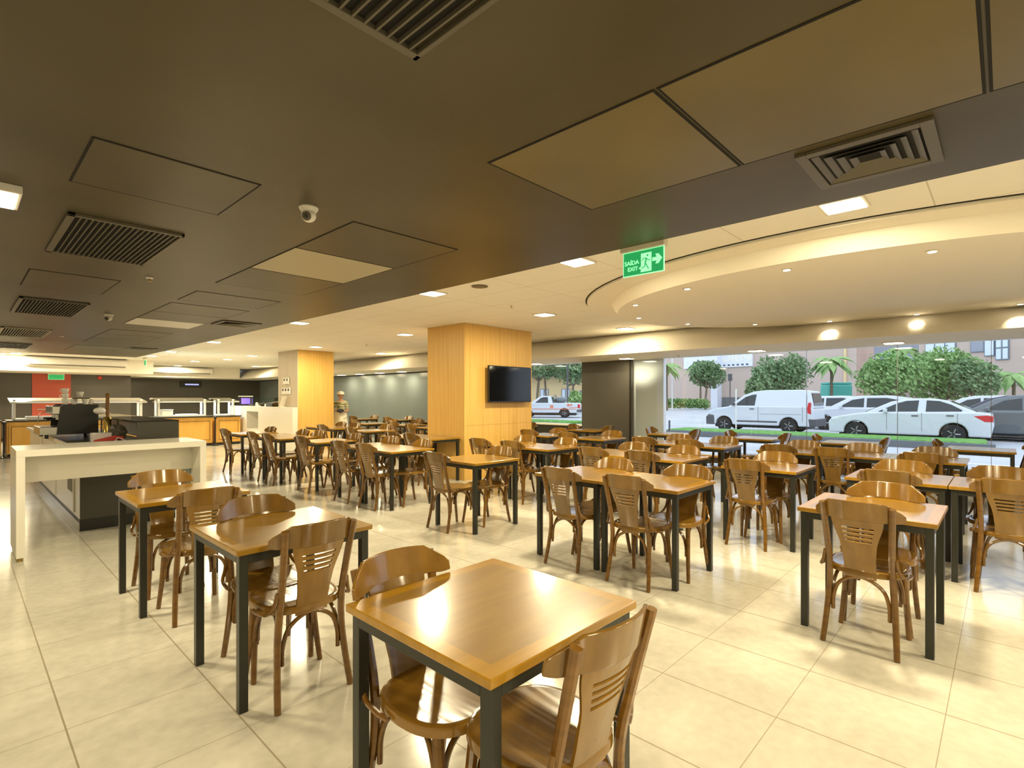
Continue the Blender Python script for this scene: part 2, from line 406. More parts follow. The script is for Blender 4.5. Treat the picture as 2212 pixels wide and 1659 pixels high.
access_panel(1.99, 3.0, 14.3, 15.4, 'dark_ceiling', 'far dark access panel, third beyond white panel')
access_panel(1.99, 3.0, 16.5, 18.5, 'dark_ceiling', 'farthest dark access panel')
access_panel(.46, 1.27, 3.28, 4.05, 'dark_ceiling', 'flush dark hatch above the left surface lamp', .004)
access_panel(.5, 1.25, 7.1, 8.2, 'dark_ceiling', 'faint flush hatch between the two left vents', .004)

def bar_vent(x0, x1, y0, y1, m, lab, n=17):
    """slats run across x, spaced along y"""
    t = thing('ceiling_vent', ((x0+x1)/2, (y0+y1)/2, ZD), lab, 'vent', 'slatted ceiling vents')
    a, b = (x1-x0)/2, (y1-y0)/2
    box('backing', 'gap', -a+.03, a-.03, -b+.03, b-.03, -.003, -.001, t)
    bm = bmesh.new()
    for q in ((-a, a, -b, -b+.035), (-a, a, b-.035, b), (-a, -a+.045, -b, b), (a-.02, a, -b, b)): bx(bm, *q, -.022, 0)
    finish(bm, 'frame', m, t, .003)
    bm = bmesh.new()
    for k in range(n):
        x = -a+.06+(2*a-.09)*(k+.5)/n
        bx(bm, x-.0042, x+.0042, -b+.03, b-.03, -.02, -.003)
    finish(bm, 'slats', m, t)
bar_vent(.50, 1.19, .95, 1.62, 'vent', 'black slatted vent cut by the top frame edge', 13)
bar_vent(.53, 1.24, 4.72, 6.07, 'vent', 'large slatted vent beside the left surface lamp', 18)
bar_vent(.55, 1.26, 9.12, 10.75, 'vent', 'slatted vent second from camera at left', 18)
bar_vent(.56, 1.26, 13.2, 15.0, 'white_vent', 'slatted vent third from camera at left', 16)
bar_vent(.56, 1.26, 17.0, 18.6, 'vent', 'farthest slatted vent at left', 16)
def four_way(cx, cy, s, zc, lab, m='vent'):
    t = thing('square_diffuser', (cx, cy, zc), lab, 'vent', 'four-way ceiling diffusers')
    box('backing', 'gap', -s*.8, s*.8, -s*.8, s*.8, -.003, -.001, t)
    bm = bmesh.new()
    for q in ((-s, s, -s, -s*.82), (-s, s, s*.82, s), (-s, -s*.82, -s*.82, s*.82), (s*.82, s, -s*.82, s*.82)): bx(bm, *q, -.02, 0)
    finish(bm, 'frame', m, t, .003)
    for k, (dx, dy) in enumerate(((1, 0), (-1, 0), (0, 1), (0, -1))):
        bm = bmesh.new()
        for j in range(4):
            r0 = s*(.78-j*.17); r1 = r0-s*.10; z0, z1 = -.018, -.004
            if dx: pts = [(dx*r0, -r0, z0), (dx*r0, r0, z0), (dx*r1, r1, z1), (dx*r1, -r1, z1)]
            else: pts = [(-r0, dy*r0, z0), (r0, dy*r0, z0), (r1, dy*r1, z1), (-r1, dy*r1, z1)]
            vs = [bm.verts.new(p) for p in pts]; vs2 = [bm.verts.new((p[0], p[1], p[2]+.002)) for p in pts]
            bm.faces.new(vs); bm.faces.new(vs2[::-1])
            for i in range(4): bm.faces.new((vs[i], vs2[i], vs2[(i+1) % 4], vs[(i+1) % 4]))
        finish(bm, 'louvres', m, t)
four_way(3.35, .53, .29, ZD, 'large dark four-way ceiling diffuser beside panel light')
four_way(3.35, 9.75, .31, ZD, 'distant dark four-way diffuser by the white ceiling panel')
four_way(3.35, 16.5, .3, ZD, 'farthest dark four-way diffuser on the ceiling')

def dome_cam(x, y, lab, s=1):
    t = thing('ceiling_camera', (x, y, ZD), lab, 'camera', 'dome security cameras', rz=math.radians(-20))
    bm = bmesh.new(); lathe(bm, [(.062, 0), (.064, -.008), (.06, -.016), (.05, -.03), (.042, -.045)]); finish(bm, 'base', 'white_plastic', t)
    bm = bmesh.new(); bmesh.ops.create_uvsphere(bm, u_segments=20, v_segments=14, radius=.048, matrix=Matrix.Translation((0, -.005, -.055))); b = finish(bm, 'ball', 'white_plastic', t, smooth=True)
    d = Vector((-.35, -.75, -.38)).normalized()
    rot = d.to_track_quat('Z', 'Y').to_matrix().to_4x4()
    bm = bmesh.new(); lathe(bm, [(.03, 0), (.03, .008), (.027, .010)]); bmesh.ops.transform(bm, matrix=Matrix.Translation(Vector((0, -.005, -.055))+d*.041)@rot, verts=bm.verts); r = finish(bm, 'lens_ring', 'vent', b)
    bm = bmesh.new(); lathe(bm, [(.014, 0), (.014, .012), (.008, .013)]); bmesh.ops.transform(bm, matrix=Matrix.Translation(Vector((0, -.005, -.055))+d*.041)@rot, verts=bm.verts); finish(bm, 'lens', 'black', b)
dome_cam(1.64, 3.44, 'white dome security camera above the pale ceiling panel')
dome_cam(1.62, 10.1, 'smaller far dome security camera at left')

def sprinkler(x, y, z, lab):
    t = thing('ceiling_sprinkler', (x, y, z), lab, 'sprinkler', 'ceiling sprinklers')
    bm = bmesh.new(); lathe(bm, [(.038, 0), (.036, -.006), (.012, -.010)]); finish(bm, 'rosette', 'white_plastic', t)
    bm = bmesh.new(); lathe(bm, [(.008, -.008), (.008, -.035), (.02, -.037), (.02, -.040)], seg=10); finish(bm, 'head', 'brass', t)
sprinkler(1.43, 6.71, ZD, 'white-rosette sprinkler on dark ceiling right of big vent')
sprinkler(1.53, 14.5, ZD, 'far small sprinkler on dark ceiling')
sprinkler(5.39, 5.09, ZC, 'sprinkler head on white ceiling above television pillar')
sprinkler(6.9, 11.4, ZC, 'small sprinkler on white ceiling near far pillar')
sprinkler(9.9, 4.75, ZS, 'small sprinkler in the soffit beside white column')
sprinkler(9.95, 13.7, ZS, 'small bright sprinkler in soffit over grey wall')
def disc_vent(x, y, r, lab):
    bm = bmesh.new(); lathe(bm, [(r, 0), (r*.97, -.008), (r*.5, -.012)], seg=28); o = finish(bm, 'ceiling_speaker', 'vent'); o.location = (x, y, ZC); tag(o, lab, 'speaker', 'round ceiling speakers')
disc_vent(4.22, 4.5, .1, 'round grey ceiling speaker between exit sign and panel light')
disc_vent(6.7, 14.9, .09, 'small round ceiling speaker near far pillar') if False else None
disc_vent(9.3, 6.4, .08, 'small round speaker at the bulkhead edge') if False else None

# exit sign hanging under the edge of the white ceiling
def exit_sign(cx, cy, ztop, w, h, rz, lab, full=True, z_ceiling=ZC):
    t = thing('exit_sign', (cx, cy, ztop), lab, 'exit sign', rz=rz)
    box('ceiling_mount', 'lamp_frame', -w*.53, w*.53, -.035, .035, z_ceiling-ztop-.05, z_ceiling-ztop, t, .003)
    box('edge_plate', 'sign_mint', -w/2, w/2, -.004, .004, -h, z_ceiling-ztop-.045 if full else 0, t)
    p = box('green_plate', 'sign_green', -w/2+.008, w/2-.008, -.006, .006, -h+.008, -.008, t)
    if not full: return t
    yf = -.0075
    text_mesh('lettering', 'SAÍDA', h*.235, 'sign_mint', p, (-w*.275, yf, -h*.47), (PI/2, 0, 0), .0015)
    text_mesh('lettering', 'EXIT', h*.225, 'sign_mint', p, (-w*.25, yf, -h*.72), (PI/2, 0, 0), .0015)
    bm = bmesh.new()
    x0, x1 = -w*.045, w*.205
    prism(bm, [(x0, -h*.16), (x1, -h*.16), (x1, -h*.90), (x0-w*.01, -h*.90), (x0, -h*.78), (x0-w*.06, -h*.74), (x0, -h*.66)], yf-.001, yf+.002)
    finish(bm, 'door_symbol', 'sign_mint', p)
    bm = bmesh.new()
    prism(bm, [(w*.225, -h*.40), (w*.33, -h*.40), (w*.30, -h*.28), (w*.37, -h*.28), (w*.455, -h*.47), (w*.37, -h*.66), (w*.30, -h*.66), (w*.33, -h*.54), (w*.225, -h*.54)], yf-.001, yf+.002)
    finish(bm, 'arrow', 'sign_mint', p)
    bm = bmesh.new(); q = yf-.0025
    def limb(pts, r): tube(bm, [(a*w, q, b*h) for a, b in pts], r*w, 6)
    bm2 = bm
    lathe(bm, [(.0001, -.001), (.02*w, -.001), (.02*w, .002), (.0001, .002)], (w*.115, q, -h*.27), 12, 'y')
    limb([(.085, -.37), (.062, -.58)], .017)
    limb([(.085, -.37), (.02, -.36), (-.01, -.46)], .009)
    limb([(.09, -.38), (.13, -.47), (.185, -.46)], .009)
    limb([(.062, -.56), (.05, -.70), (-.03, -.75)], .011)
    limb([(.066, -.56), (.10, -.68), (.14, -.82)], .011)
    finish(bm, 'running_figure', 'sign_green', p)
    return t
exit_sign(4.02, 2.25, 2.713, .39, .213, -PI/2, 'hanging green exit sign with running figure and arrow')
exit_sign(2.40, 24.1, 2.30, .42, .22, 0, 'far green exit sign over the red door', False, 2.30)
exit_sign(4.25, 20.5, 2.68, .30, .18, -PI/2, 'distant tiny green exit sign hanging near dark ceiling corner', False)

# ------------------------------------------------------------------ dining chair
def grid_sheet(bm, f, us, vs, hole=None, th=.01):
    V = [[bm.verts.new(f(u, v)) for v in vs] for u in us]
    for i in range(len(us)-1):
        for j in range(len(vs)-1):
            if hole and hole((us[i]+us[i+1])/2, (vs[j]+vs[j+1])/2): continue
            fc = bm.faces.new((V[i][j], V[i+1][j], V[i+1][j+1], V[i][j+1])); fc.smooth = True
    bmesh.ops.recalc_face_normals(bm, faces=bm.faces)
    bmesh.ops.solidify(bm, geom=list(bm.faces), thickness=th)
    lone = [v for v in bm.verts if not v.link_faces]
    if lone: bmesh.ops.delete(bm, geom=lone, context='VERTS')

def sstep(a, b, x):
    t = max(0, min(1, (x-a)/(b-a))); return t*t*(3-2*t)

def make_chair():
    t = thing('dining_chair', (0, 0, 0))
    # seat: rounded plywood disc in a bent rim
    out = []
    for k in range(40):
        a = 2*PI*k/40; c, s = math.cos(a), math.sin(a)
        e = .78 if s > 0 else .6
        w = .205 if s > 0 else .205-.03*(-s)
        out.append((w*abs(c)**e*(1 if c >= 0 else -1), .235+.205*abs(s)**e*(1 if s >= 0 else -1)))
    bm = bmesh.new(); rings = []
    for sc, z in ((.93, .418), (1.0, .424), (1.0, .446), (.985, .454), (.95, .4575), (.88, .456), (.6, .4535), (.25, .452)):
        rings.append([bm.verts.new(((x)*sc, .235+(y-.235)*sc, z)) for x, y in out])
    for r, s in zip(rings, rings[1:]):
        for k in range(40):
            f = bm.faces.new((r[k], r[(k+1) % 40], s[(k+1) % 40], s[k])); f.smooth = True
    bm.faces.new(rings[0][::-1]); bm.faces.new(rings[-1])
    finish(bm, 'seat', 'chair_ply', t)
    # curved top rail
    def rail(x, v):
        ax = abs(x)
        zt = .868-.046*max(0, min(1, (ax-.138)/.062))-.018*sstep(.198, .216, ax)**1.5-.004*min(1, ax/.128)**2
        zb = .757+.008*sstep(.19, .216, ax)
        z = zb+(zt-zb)*v
        y = -.066+1.75*x*x-(z-.80)*.22
        return Vector((x, y, z))
    us = [-.216+.432*i/28 for i in range(29)]
    bm = bmesh.new(); grid_sheet(bm, rail, us, [0, .2, .4, .6, .8, 1], None, .012)
    finish(bm, 'top_rail', 'chair_ply', t, .003)
    # slotted back splat
    zs = [.408, .43, .446, .456, .48, .52, .56, .60, .626, .639, .652, .665, .678, .691, .704, .717, .74, .765]
    def hw(z): return .078+.008*sstep(.5, .6, z)+.040*sstep(.58, .77, z)
    ts = [-1, -.86, -.70, -.5, -.3, -.12, .12, .3, .5, .70, .86, 1]
    def spl(u, z):
        x = u*hw(z); q = max(0, (z-.41)/.355)
        y = .050-.108*q**1.25+(.5+1.2*q)*x*x
        return Vector((x, y, z))
    def hole(u, z):
        for a, b in ((.626, .639), (.652, .665), (.678, .691), (.704, .717)):
            if a < z < b and abs(u) < .71: return True
        return .446 < z < .456 and abs(u) < .4
    bm = bmesh.new(); grid_sheet(bm, spl, ts, zs, hole, .010)
    finish(bm, 'back_splat', 'chair_ply', t)
    for s in (-1, 1):
        bm = bmesh.new()
        tube(bm, smooth_path([(s*.182, 0, .001), (s*.171, .034, .16), (s*.160, .053, .32), (s*.155, .040, .46), (s*.157, .012, .58), (s*.163, -.022, .72), (s*.170, -.052, .842)], 3), [.0150, .0155, .016, .016, .0165, .017]+[.0175]*13, 9)
        finish(bm, 'rear_leg', 'chair_wood', t)
        bm = bmesh.new()
        tube(bm, smooth_path([(s*.176, .418, .001), (s*.160, .385, .22), (s*.150, .362, .425)], 4), [.0140, .0145, .015, .016, .017, .0175, .018, .0185, .0185], 9)
        finish(bm, 'front_leg', 'chair_wood', t)
        bm = bmesh.new()   # side hoop
        tube(bm, smooth_path([(s*.152, .070, .205), (s*.150, .075, .30), (s*.14, .115, .385), (s*.13, .20, .412), (s*.135, .29, .385), (s*.148, .345, .30), (s*.152, .352, .215)], 4), .0102, 7)
        finish(bm, 'side_hoop', 'chair_wood', t)
        bm = bmesh.new()   # bent brace from back post to seat
        tube(bm, smooth_path([(s*.174, .022, .545), (s*.184, .03, .49), (s*.206, .06, .447), (s*.216, .14, .434), (s*.214, .20, .432)], 4), .0095, 7)
        finish(bm, 'side_brace', 'chair_wood', t)
    for yy, nm, hx in ((.052, 'rear_hoop', .140), (.365, 'front_hoop', .135)):
        bm = bmesh.new()
        tube(bm, smooth_path([(-hx, yy, .19), (-hx+.004, yy, .28), (-hx*.72, yy, .365), (0, yy, .41), (hx*.72, yy, .365), (hx-.004, yy, .28), (hx, yy, .19)], 4), .0105, 7)
        finish(bm, nm, 'chair_wood', t)
    return t

def make_table():
    t = thing('dining_table', (0, 0, 0))
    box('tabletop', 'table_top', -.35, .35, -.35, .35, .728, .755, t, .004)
    bm = bmesh.new()
    a, w = .333, .03
    for q in ((-a+.04, a-.04, -a, -a+w), (-a+.04, a-.04, a-w, a), (-a, -a+w, -a+.04, a-.04), (a-w, a, -a+.04, a-.04)): bx(bm, *q, .686, .7278)
    finish(bm, 'frame', 'steel', t, .0015)
    for sx in (-1, 1):
        for sy in (-1, 1):
            box('leg', 'steel', sx*(a-.02)-.02, sx*(a-.02)+.02, sy*(a-.02)-.02, sy*(a-.02)+.02, 0, .7279, t, .002)
    return t

CH = make_chair(); TB = make_table(); used = {'c': False, 't': False}
def chair(x, y, rz, lab):
    if not used['c']: o = CH; o.location = (x, y, 0); o.rotation_euler = (0, 0, rz); used['c'] = True
    else: o = dup(CH, (x, y, 0), rz)
    return tag(o, lab, 'chair', 'bentwood dining chairs')
def table(x, y, lab):
    rz = random.choice((0, PI/2))
    if not used['t']: o = TB; o.location = (x, y, 0); used['t'] = True
    else: o = dup(TB, (x, y, 0), 0)
    return tag(o, lab, 'table', 'square dining tables')

# side: W = -X (toward aisle, back seen), E = +X (facing camera), S = -Y, N = +Y
# (x0, y0, phrase, {side: (position along edge or None, feet offset from edge)})
SIDE = {'W': 'on camera side', 'E': 'facing camera', 'S': 'at the right end', 'N': 'at the left end'}
TABLES = [
 (.90, .92, 'the foreground table nearest the camera', {'S': (1.21, .115), 'N': (1.14, .01)}),
 (.87, 2.53, 'the second table from front, left row', {'S': (1.19, .11), 'N': (1.21, -.04)}),
 (.81, 4.11, 'the table beside the white bar counter', {'S': (1.13, .29), 'N': (1.12, .08)}),
 (3.68, .27, 'the lone single table at front right', {'W': (.615, .135), 'E': (.60, -.05)}),
 (3.67, 1.77, 'the right half of the central pair', {'W': (2.12, .135), 'E': (2.0, -.04)}),
 (3.67, 2.475, 'the left half of the central pair', {'W': (2.76, .135), 'E': (2.74, -.04)}),
 (3.74, 4.06, 'the single table left of central pair', {'W': (4.52, .135), 'E': (4.42, .02)}),
 (3.80, 5.70, 'right half of pair left of television pillar', {'W': (6.05, .135), 'E': (5.95, -.02)}),
 (3.80, 6.41, 'left half of pair left of television pillar', {'W': (6.72, .135), 'E': (6.75, -.02)}),
 (3.80, 7.73, 'fourth table from left before cream counter', {'W': (7.88, .135), 'E': (7.8, -.02)}),
 (3.72, 8.85, 'third table from left before cream counter', {'W': (8.95, .135), 'E': (8.9, -.02)}),
 (3.72, 9.56, 'second table from left before cream counter', {'W': (9.6, .135), 'E': (9.5, -.02)}),
 (3.70, 10.53, 'the leftmost table before the cream counter', {'W': (10.9, .135), 'E': (10.9, -.02)}),
 (5.36, -.37, 'right table of pair at right edge', {'W': (-.02, .135), 'E': (.03, -.02)}),
 (5.36, .335, 'left table of pair at right edge', {'W': (.70, .135), 'E': (.70, -.02)}),
 (5.36, 1.42, 'the single table right of central pair', {'W': (1.83, .135), 'E': (1.80, -.02)}),
 (5.40, 2.55, 'right half of pair behind central pair', {'W': (2.97, .135), 'E': (2.86, -.02)}),
 (5.40, 3.26, 'left half of pair behind central pair', {'W': (3.62, .135), 'E': (3.55, -.02)}),
 (5.40, 4.42, 'right half of pair before television', {'W': (4.95, .135), 'E': (4.66, -.02)}),
 (5.40, 5.13, 'left half of pair before television', {'W': (5.6, .135), 'E': (5.45, -.02)}),
 (5.36, 6.95, 'nearer table against the pillar left face', {'W': (7.22, .135)}),
 (5.36, 7.66, 'farther table against the pillar left face', {'W': (7.76, .135)}),
 (5.75, 9.55, 'single table beyond the pillar-side pair', {'W': (9.55, .3), 'E': (10.0, .05)}),
 (5.78, 10.9, 'right half of pair before far pillar', {'W': (11.0, .2), 'E': (11.1, -.08)}),
 (5.78, 11.61, 'left half of pair before far pillar', {'E': (11.75, -.08)}),
 (7.28, .30, 'right third of long run near windows', {'W': (.66, .135), 'E': (.62, -.02)}),
 (7.28, 1.005, 'middle third of long run near windows', {'W': (1.5, .135), 'E': (1.33, -.02)}),
 (7.28, 1.71, 'left third of long run near windows', {'W': (2.1, .135), 'E': (2.02, -.02)}),
 (7.28, 2.83, 'right half of pair before white column', {'W': (3.28, .135), 'E': (3.1, -.02)}),
 (7.28, 3.54, 'left half of pair before white column', {'W': (3.98, .135), 'E': (3.82, -.02)}),
 (7.32, 4.82, 'single table before dark window column', {'W': (5.45, .135), 'E': (5.1, -.02)}),
 (7.32, 5.98, 'table at television pillar right side', {'W': (6.45, .0), 'E': (6.3, -.02)}),
 (9.20, -.10, 'rightmost table along the window', {'S': (9.55, .08), 'N': (9.55, .08)}),
 (9.20, 1.42, 'second table from right along the window', {'S': (9.55, .08), 'N': (9.55, .08)}),
 (9.20, 2.80, 'third table from right along the window', {'S': (9.55, .08), 'N': (9.55, .08)}),
 (9.20, 4.36, 'fourth table from right along the window', {'S': (9.55, .08), 'N': (9.55, .08)}),
 (9.12, 6.22, 'window-row table before dark column', {'S': (9.45, .08), 'N': (9.45, .08)}),
 (9.20, 8.45, 'window-row table mostly behind television pillar', {'S': (9.5, .08)}),
 (7.45, 9.55, 'far table just left of television pillar', {'W': (9.75, .4)}),
 (7.70, 10.95, 'far table second left of television pillar', {'W': (11.2, .15), 'E': (11.5, .05)}),
 (7.45, 12.25, 'far table third left of television pillar', {'W': (12.6, .15), 'E': (12.3, .1)}),
 (9.20, 11.9, 'grey-wall table nearest television pillar', {'W': (12.2, .1), 'E': (12.3, .02)}),
 (9.20, 13.6, 'grey-wall table second from television pillar', {'W': (13.8, .1), 'E': (13.9, .02)}),
 (8.95, 15.2, 'grey-wall table farthest, near standing person', {'W': (15.4, .1), 'E': (15.5, .02)}),
]
for x0, y0, ph, cs in TABLES:
    table(x0+.35, y0+.35, 'square wooden table on steel legs, '+ph)
    for sd, (pos, off) in cs.items():
        if sd == 'W': x, y, rz = x0-off, pos, -PI/2
        if sd == 'E': x, y, rz = x0+.70+off, pos, PI/2
        if sd == 'S': x, y, rz = pos, y0-off, 0
        if sd == 'N': x, y, rz = pos, y0+.70+off, PI
        col_a = x0 < 1
        s = {'S': 'near side of', 'N': 'far side of'}[sd] if col_a else {'W': 'back turned, at', 'E': 'facing camera, at', 'S': 'right end of', 'N': 'left end of'}[sd]
        j = random.uniform(-.06, .06) if x0 > 3 else 0
        if (x0, y0) == (.90, .92): j = -.05 if sd == 'S' else .05
        chair(x, y, rz+j, 'bentwood chair, %s %s' % (s, ph))

# ------------------------------------------------------------------ white bar counter on the left
t = thing('bar_counter', (1.11, 6.65, 0), 'tall white bar counter with open legs, left foreground', 'counter')
box('top', 'white_gloss', -.75, .75, -.35, .35, .925, .985, t, .003)
box('leg_panel', 'white_gloss', -.75, -.69, -.35, .35, .035, .9245, t, .003)
box('leg_panel', 'white_gloss', .69, .75, -.35, .35, .035, .9245, t, .003)
box('apron_panel', 'white_gloss', -.6895, .6895, -.06, -.02, .665, .9245, t)
bm = bmesh.new(); bx(bm, .45, .6895, -.012, 0, .18, .66); finish(bm, 'glass_side', 'shelf_glass', t)
for x in (-.72, .72):
    for y in (-.28, .28):
        bm = bmesh.new(); lathe(bm, [(.022, 0), (.022, .02), (.008, .022), (.008, .0352)], (x, y, 0), 12); finish(bm, 'foot', 'brass', t)

# espresso station behind it
t = thing('coffee_counter', (.92, 7.28, 0), 'dark coffee station counter behind the white bar', 'counter')
box('front_panel', 'charcoal', 0, .91, 0, .03, .13, .88, t)
box('body', 'white_gloss', 0, .88, .0305, 5.5, .13, .88, t)
box('plinth', 'black', .0, .90, .02, 5.48, .0, .1295, t)
box('worktop', 'charcoal', -.03, .50, 0, 5.52, .8805, .92, t, .003)
box('edge_strip', 'white_gloss', -.05, -.0305, 0, 5.52, .88, .922, t)
box('kick_strip', 'chrome', -.012, -.001, .03, 5.48, .0, .10, t)
for k in range(3):
    c = box('door', 'white_gloss', -.018, -.0005, .35+1.6*k, 1.7+1.6*k, .16, .85, t, .003)
    bm = bmesh.new(); bx(bm, -.021, -.0185, .40+1.6*k, .75+1.6*k, .38, .60); finish(bm, 'grille', 'vent', c)
t = thing('display_cabinet', (1.43, 7.28, .8805), 'raised dark glass-topped display behind coffee machine', 'display cabinet')
box('front_panel', 'charcoal', 0, .42, 0, .02, 0, .285, t)
box('back_panel', 'charcoal', .40, .42, .0205, 4.4, 0, .27, t)
box('glass_top', 'shelf_glass', -.02, .42, 0, 4.4, .2855, .30, t)
bm = bmesh.new()
for y in (.02, 1.1, 2.2, 3.3, 4.3): bx(bm, 0, .02, y, y+.02, 0, .2845)
bx(bm, 0, .02, .02, 4.3, .265, .2845)
finish(bm, 'frame', 'chrome', t)

t = thing('espresso_machine', (1.05, 9.3, .92), 'dark-sided espresso machine with steel front on the counter', 'coffee machine')
bm = bmesh.new(); prism(bm, [(-.16, .05), (.27, .05), (.27, .44), (-.10, .44), (-.12, .42)], -.38, -.36); finish(bm, 'side_panel', 'black', t)
bm = bmesh.new(); prism(bm, [(-.16, .05), (.27, .05), (.27, .44), (-.10, .44), (-.12, .42)], .36, .38); finish(bm, 'side_panel', 'black', t)
box('body', 'chrome', -.02, .26, -.3595, .3595, .06, .43, t, .006)
box('front_head', 'chrome', -.20, -.021, -.3595, .3595, .31, .42, t, .01)
box('drip_tray', 'chrome', -.32, -.021, -.3595, .3595, .05, .15, t, .006)
for s in (-.17, .17):
    bm = bmesh.new(); lathe(bm, [(.035, .24), (.035, .31)], (-.12, s, 0), 14); h = finish(bm, 'group_head', 'chrome', t)
    bm = bmesh.new(); tube(bm, [(-.12, s, .255), (-.24, s, .25)], .012, 8); finish(bm, 'handle', 'black', h)
for x in (-.25, .22):
    for y in (-.3, .3): bm = bmesh.new(); lathe(bm, [(.02, 0), (.02, .0499)], (x, y, 0), 10); finish(bm, 'foot', 'black', t)
bm = bmesh.new(); tube(bm, smooth_path([(-.2, .28, .34), (-.27, .3, .3), (-.28, .31, .18)], 4), .005, 6); finish(bm, 'steam_wand', 'chrome', t)

def cup_proto():
    t = thing('coffee_cup', (0, 0, 0))
    bm = bmesh.new(); lathe(bm, [(.022, 0), (.026, .004), (.038, .05), (.041, .07), (.038, .07), (.034, .045), (.02, .008), (.0001, .006)], seg=18); finish(bm, 'body', 'white_plastic', t)
    bm = bmesh.new(); tube(bm, smooth_path([(.036, 0, .058), (.058, 0, .052), (.058, 0, .028), (.032, 0, .018)], 4), .0045, 6); finish(bm, 'handle', 'white_plastic', t)
    return t
cups = [(1.0, 9.12, 1.361, 'bottom cup at left of stack on espresso machine'), (1.10, 9.22, 1.361, 'bottom cup at middle on espresso machine'), (1.21, 9.12, 1.361, 'bottom cup at right on espresso machine'),
        (1.0, 9.12, 1.432, 'second cup of the tall stack on espresso machine'), (1.0, 9.12, 1.503, 'top cup of the tall stack on espresso machine'), (1.16, 9.17, 1.46, 'cup on the small tray over other cups'), (1.28, 9.3, 1.361, 'rearmost small cup on espresso machine')]
cp = cup_proto()
for i, (x, y, z, lab) in enumerate(cups):
    o = cp if i == 0 else dup(cp, (x, y, z), i*.9)
    o.location = (x, y, z); tag(o, lab, 'cup', 'white coffee cups')
tr = thing('cup_tray', (1.17, 9.16, 1.433), 'small dark tray balanced on the coffee cups', 'tray')
bm = bmesh.new(); lathe(bm, [(.09, 0), (.10, .012), (.095, .014), (.085, .006), (.0001, .006)], seg=20); finish(bm, 'plate', 'charcoal', tr)
# grinder
t = thing('coffee_grinder', (1.36, 8.55, .92), 'tall brass and wood coffee grinder tower right of espresso machine', 'grinder')
bm = bmesh.new(); lathe(bm, [(.07, 0), (.07, .05), (.045, .09), (.04, .22), (.05, .25), (.03, .28)], seg=16); finish(bm, 'body', 'brass', t)
bm = bmesh.new(); lathe(bm, [(.018, .28), (.022, .36), (.02, .55), (.024, .57), (.012, .59)], seg=12); finish(bm, 'column', 'chair_wood', t)
bm = bmesh.new(); bmesh.ops.create_uvsphere(bm, u_segments=12, v_segments=8, radius=.045, matrix=Matrix.Translation((-.085, -.02, .36))@Matrix.Scale(1.5, 4, (1, 0, 0))); finish(bm, 'dosing_cup', 'white_plastic', t, smooth=True)
# package, bag, cables, board
M['white_paper'] = mat('white_paper', (.75, .70, .68), .6); M['red_print'] = mat('red_plastic', (.55, .05, .035), .35)
M['purple'] = mat('violet_glow', (.2, .1, .6), .4, emit=(.33, .2, 1), es=1.0)
t = thing('coffee_package', (1.21, 7.9, .92), 'white and red package lying on dark worktop', 'package')
bm = bmesh.new(); bx(bm, -.11, .08, -.07, .07, .0, .11); finish(bm, 'box', 'white_paper', t, .01)
bm = bmesh.new(); prism(bm, [(-.10, .004), (.19, .02), (.19, .06), (.10, .075), (-.10, .03)], -.12, -.072); finish(bm, 'red_wrapper', 'red_print', t, .01)
t = thing('plastic_bag', (1.40, 8.2, .92), 'crumpled grey plastic bag behind the red package', 'bag')
bm = bmesh.new(); bmesh.ops.create_icosphere(bm, subdivisions=3, radius=.1, matrix=Matrix.Translation((0, 0, .085)))
for v in bm.verts: v.co += v.normal*random.uniform(-.012, .018); v.co.z = max(.0, v.co.z)
finish(bm, 'bag', 'vent', t)
bm = bmesh.new()
for k in range(3): tube(bm, smooth_path([(1.26+.02*k, 7.6, .926), (1.33, 7.7+.03*k, .97), (1.38, 7.62, .94), (1.40, 7.52-.02*k, .926), (1.30, 7.47, .926)], 5), .005, 6)
tag(finish(bm, 'cable', 'white_plastic'), 'loops of white cable on the dark worktop', 'cable')
tag(box('cutting_board', 'white_plastic', 1.05, 1.34, 7.32, 7.44, .921, .935, bevel=.003), 'thin white board at the front of dark worktop', 'board')
t = thing('card_terminal', (.98, 10.35, .92), 'small dark gadget on worktop left of the espresso machine', 'card terminal')
bm = bmesh.new(); prism(bm, [(-.05, 0), (.05, 0), (.05, .03), (-.05, .06)], -.06, .06); finish(bm, 'body', 'black', t, .005)
box('keypad', 'white_plastic', -.03, .03, -.04, .04, .045, .052, t)

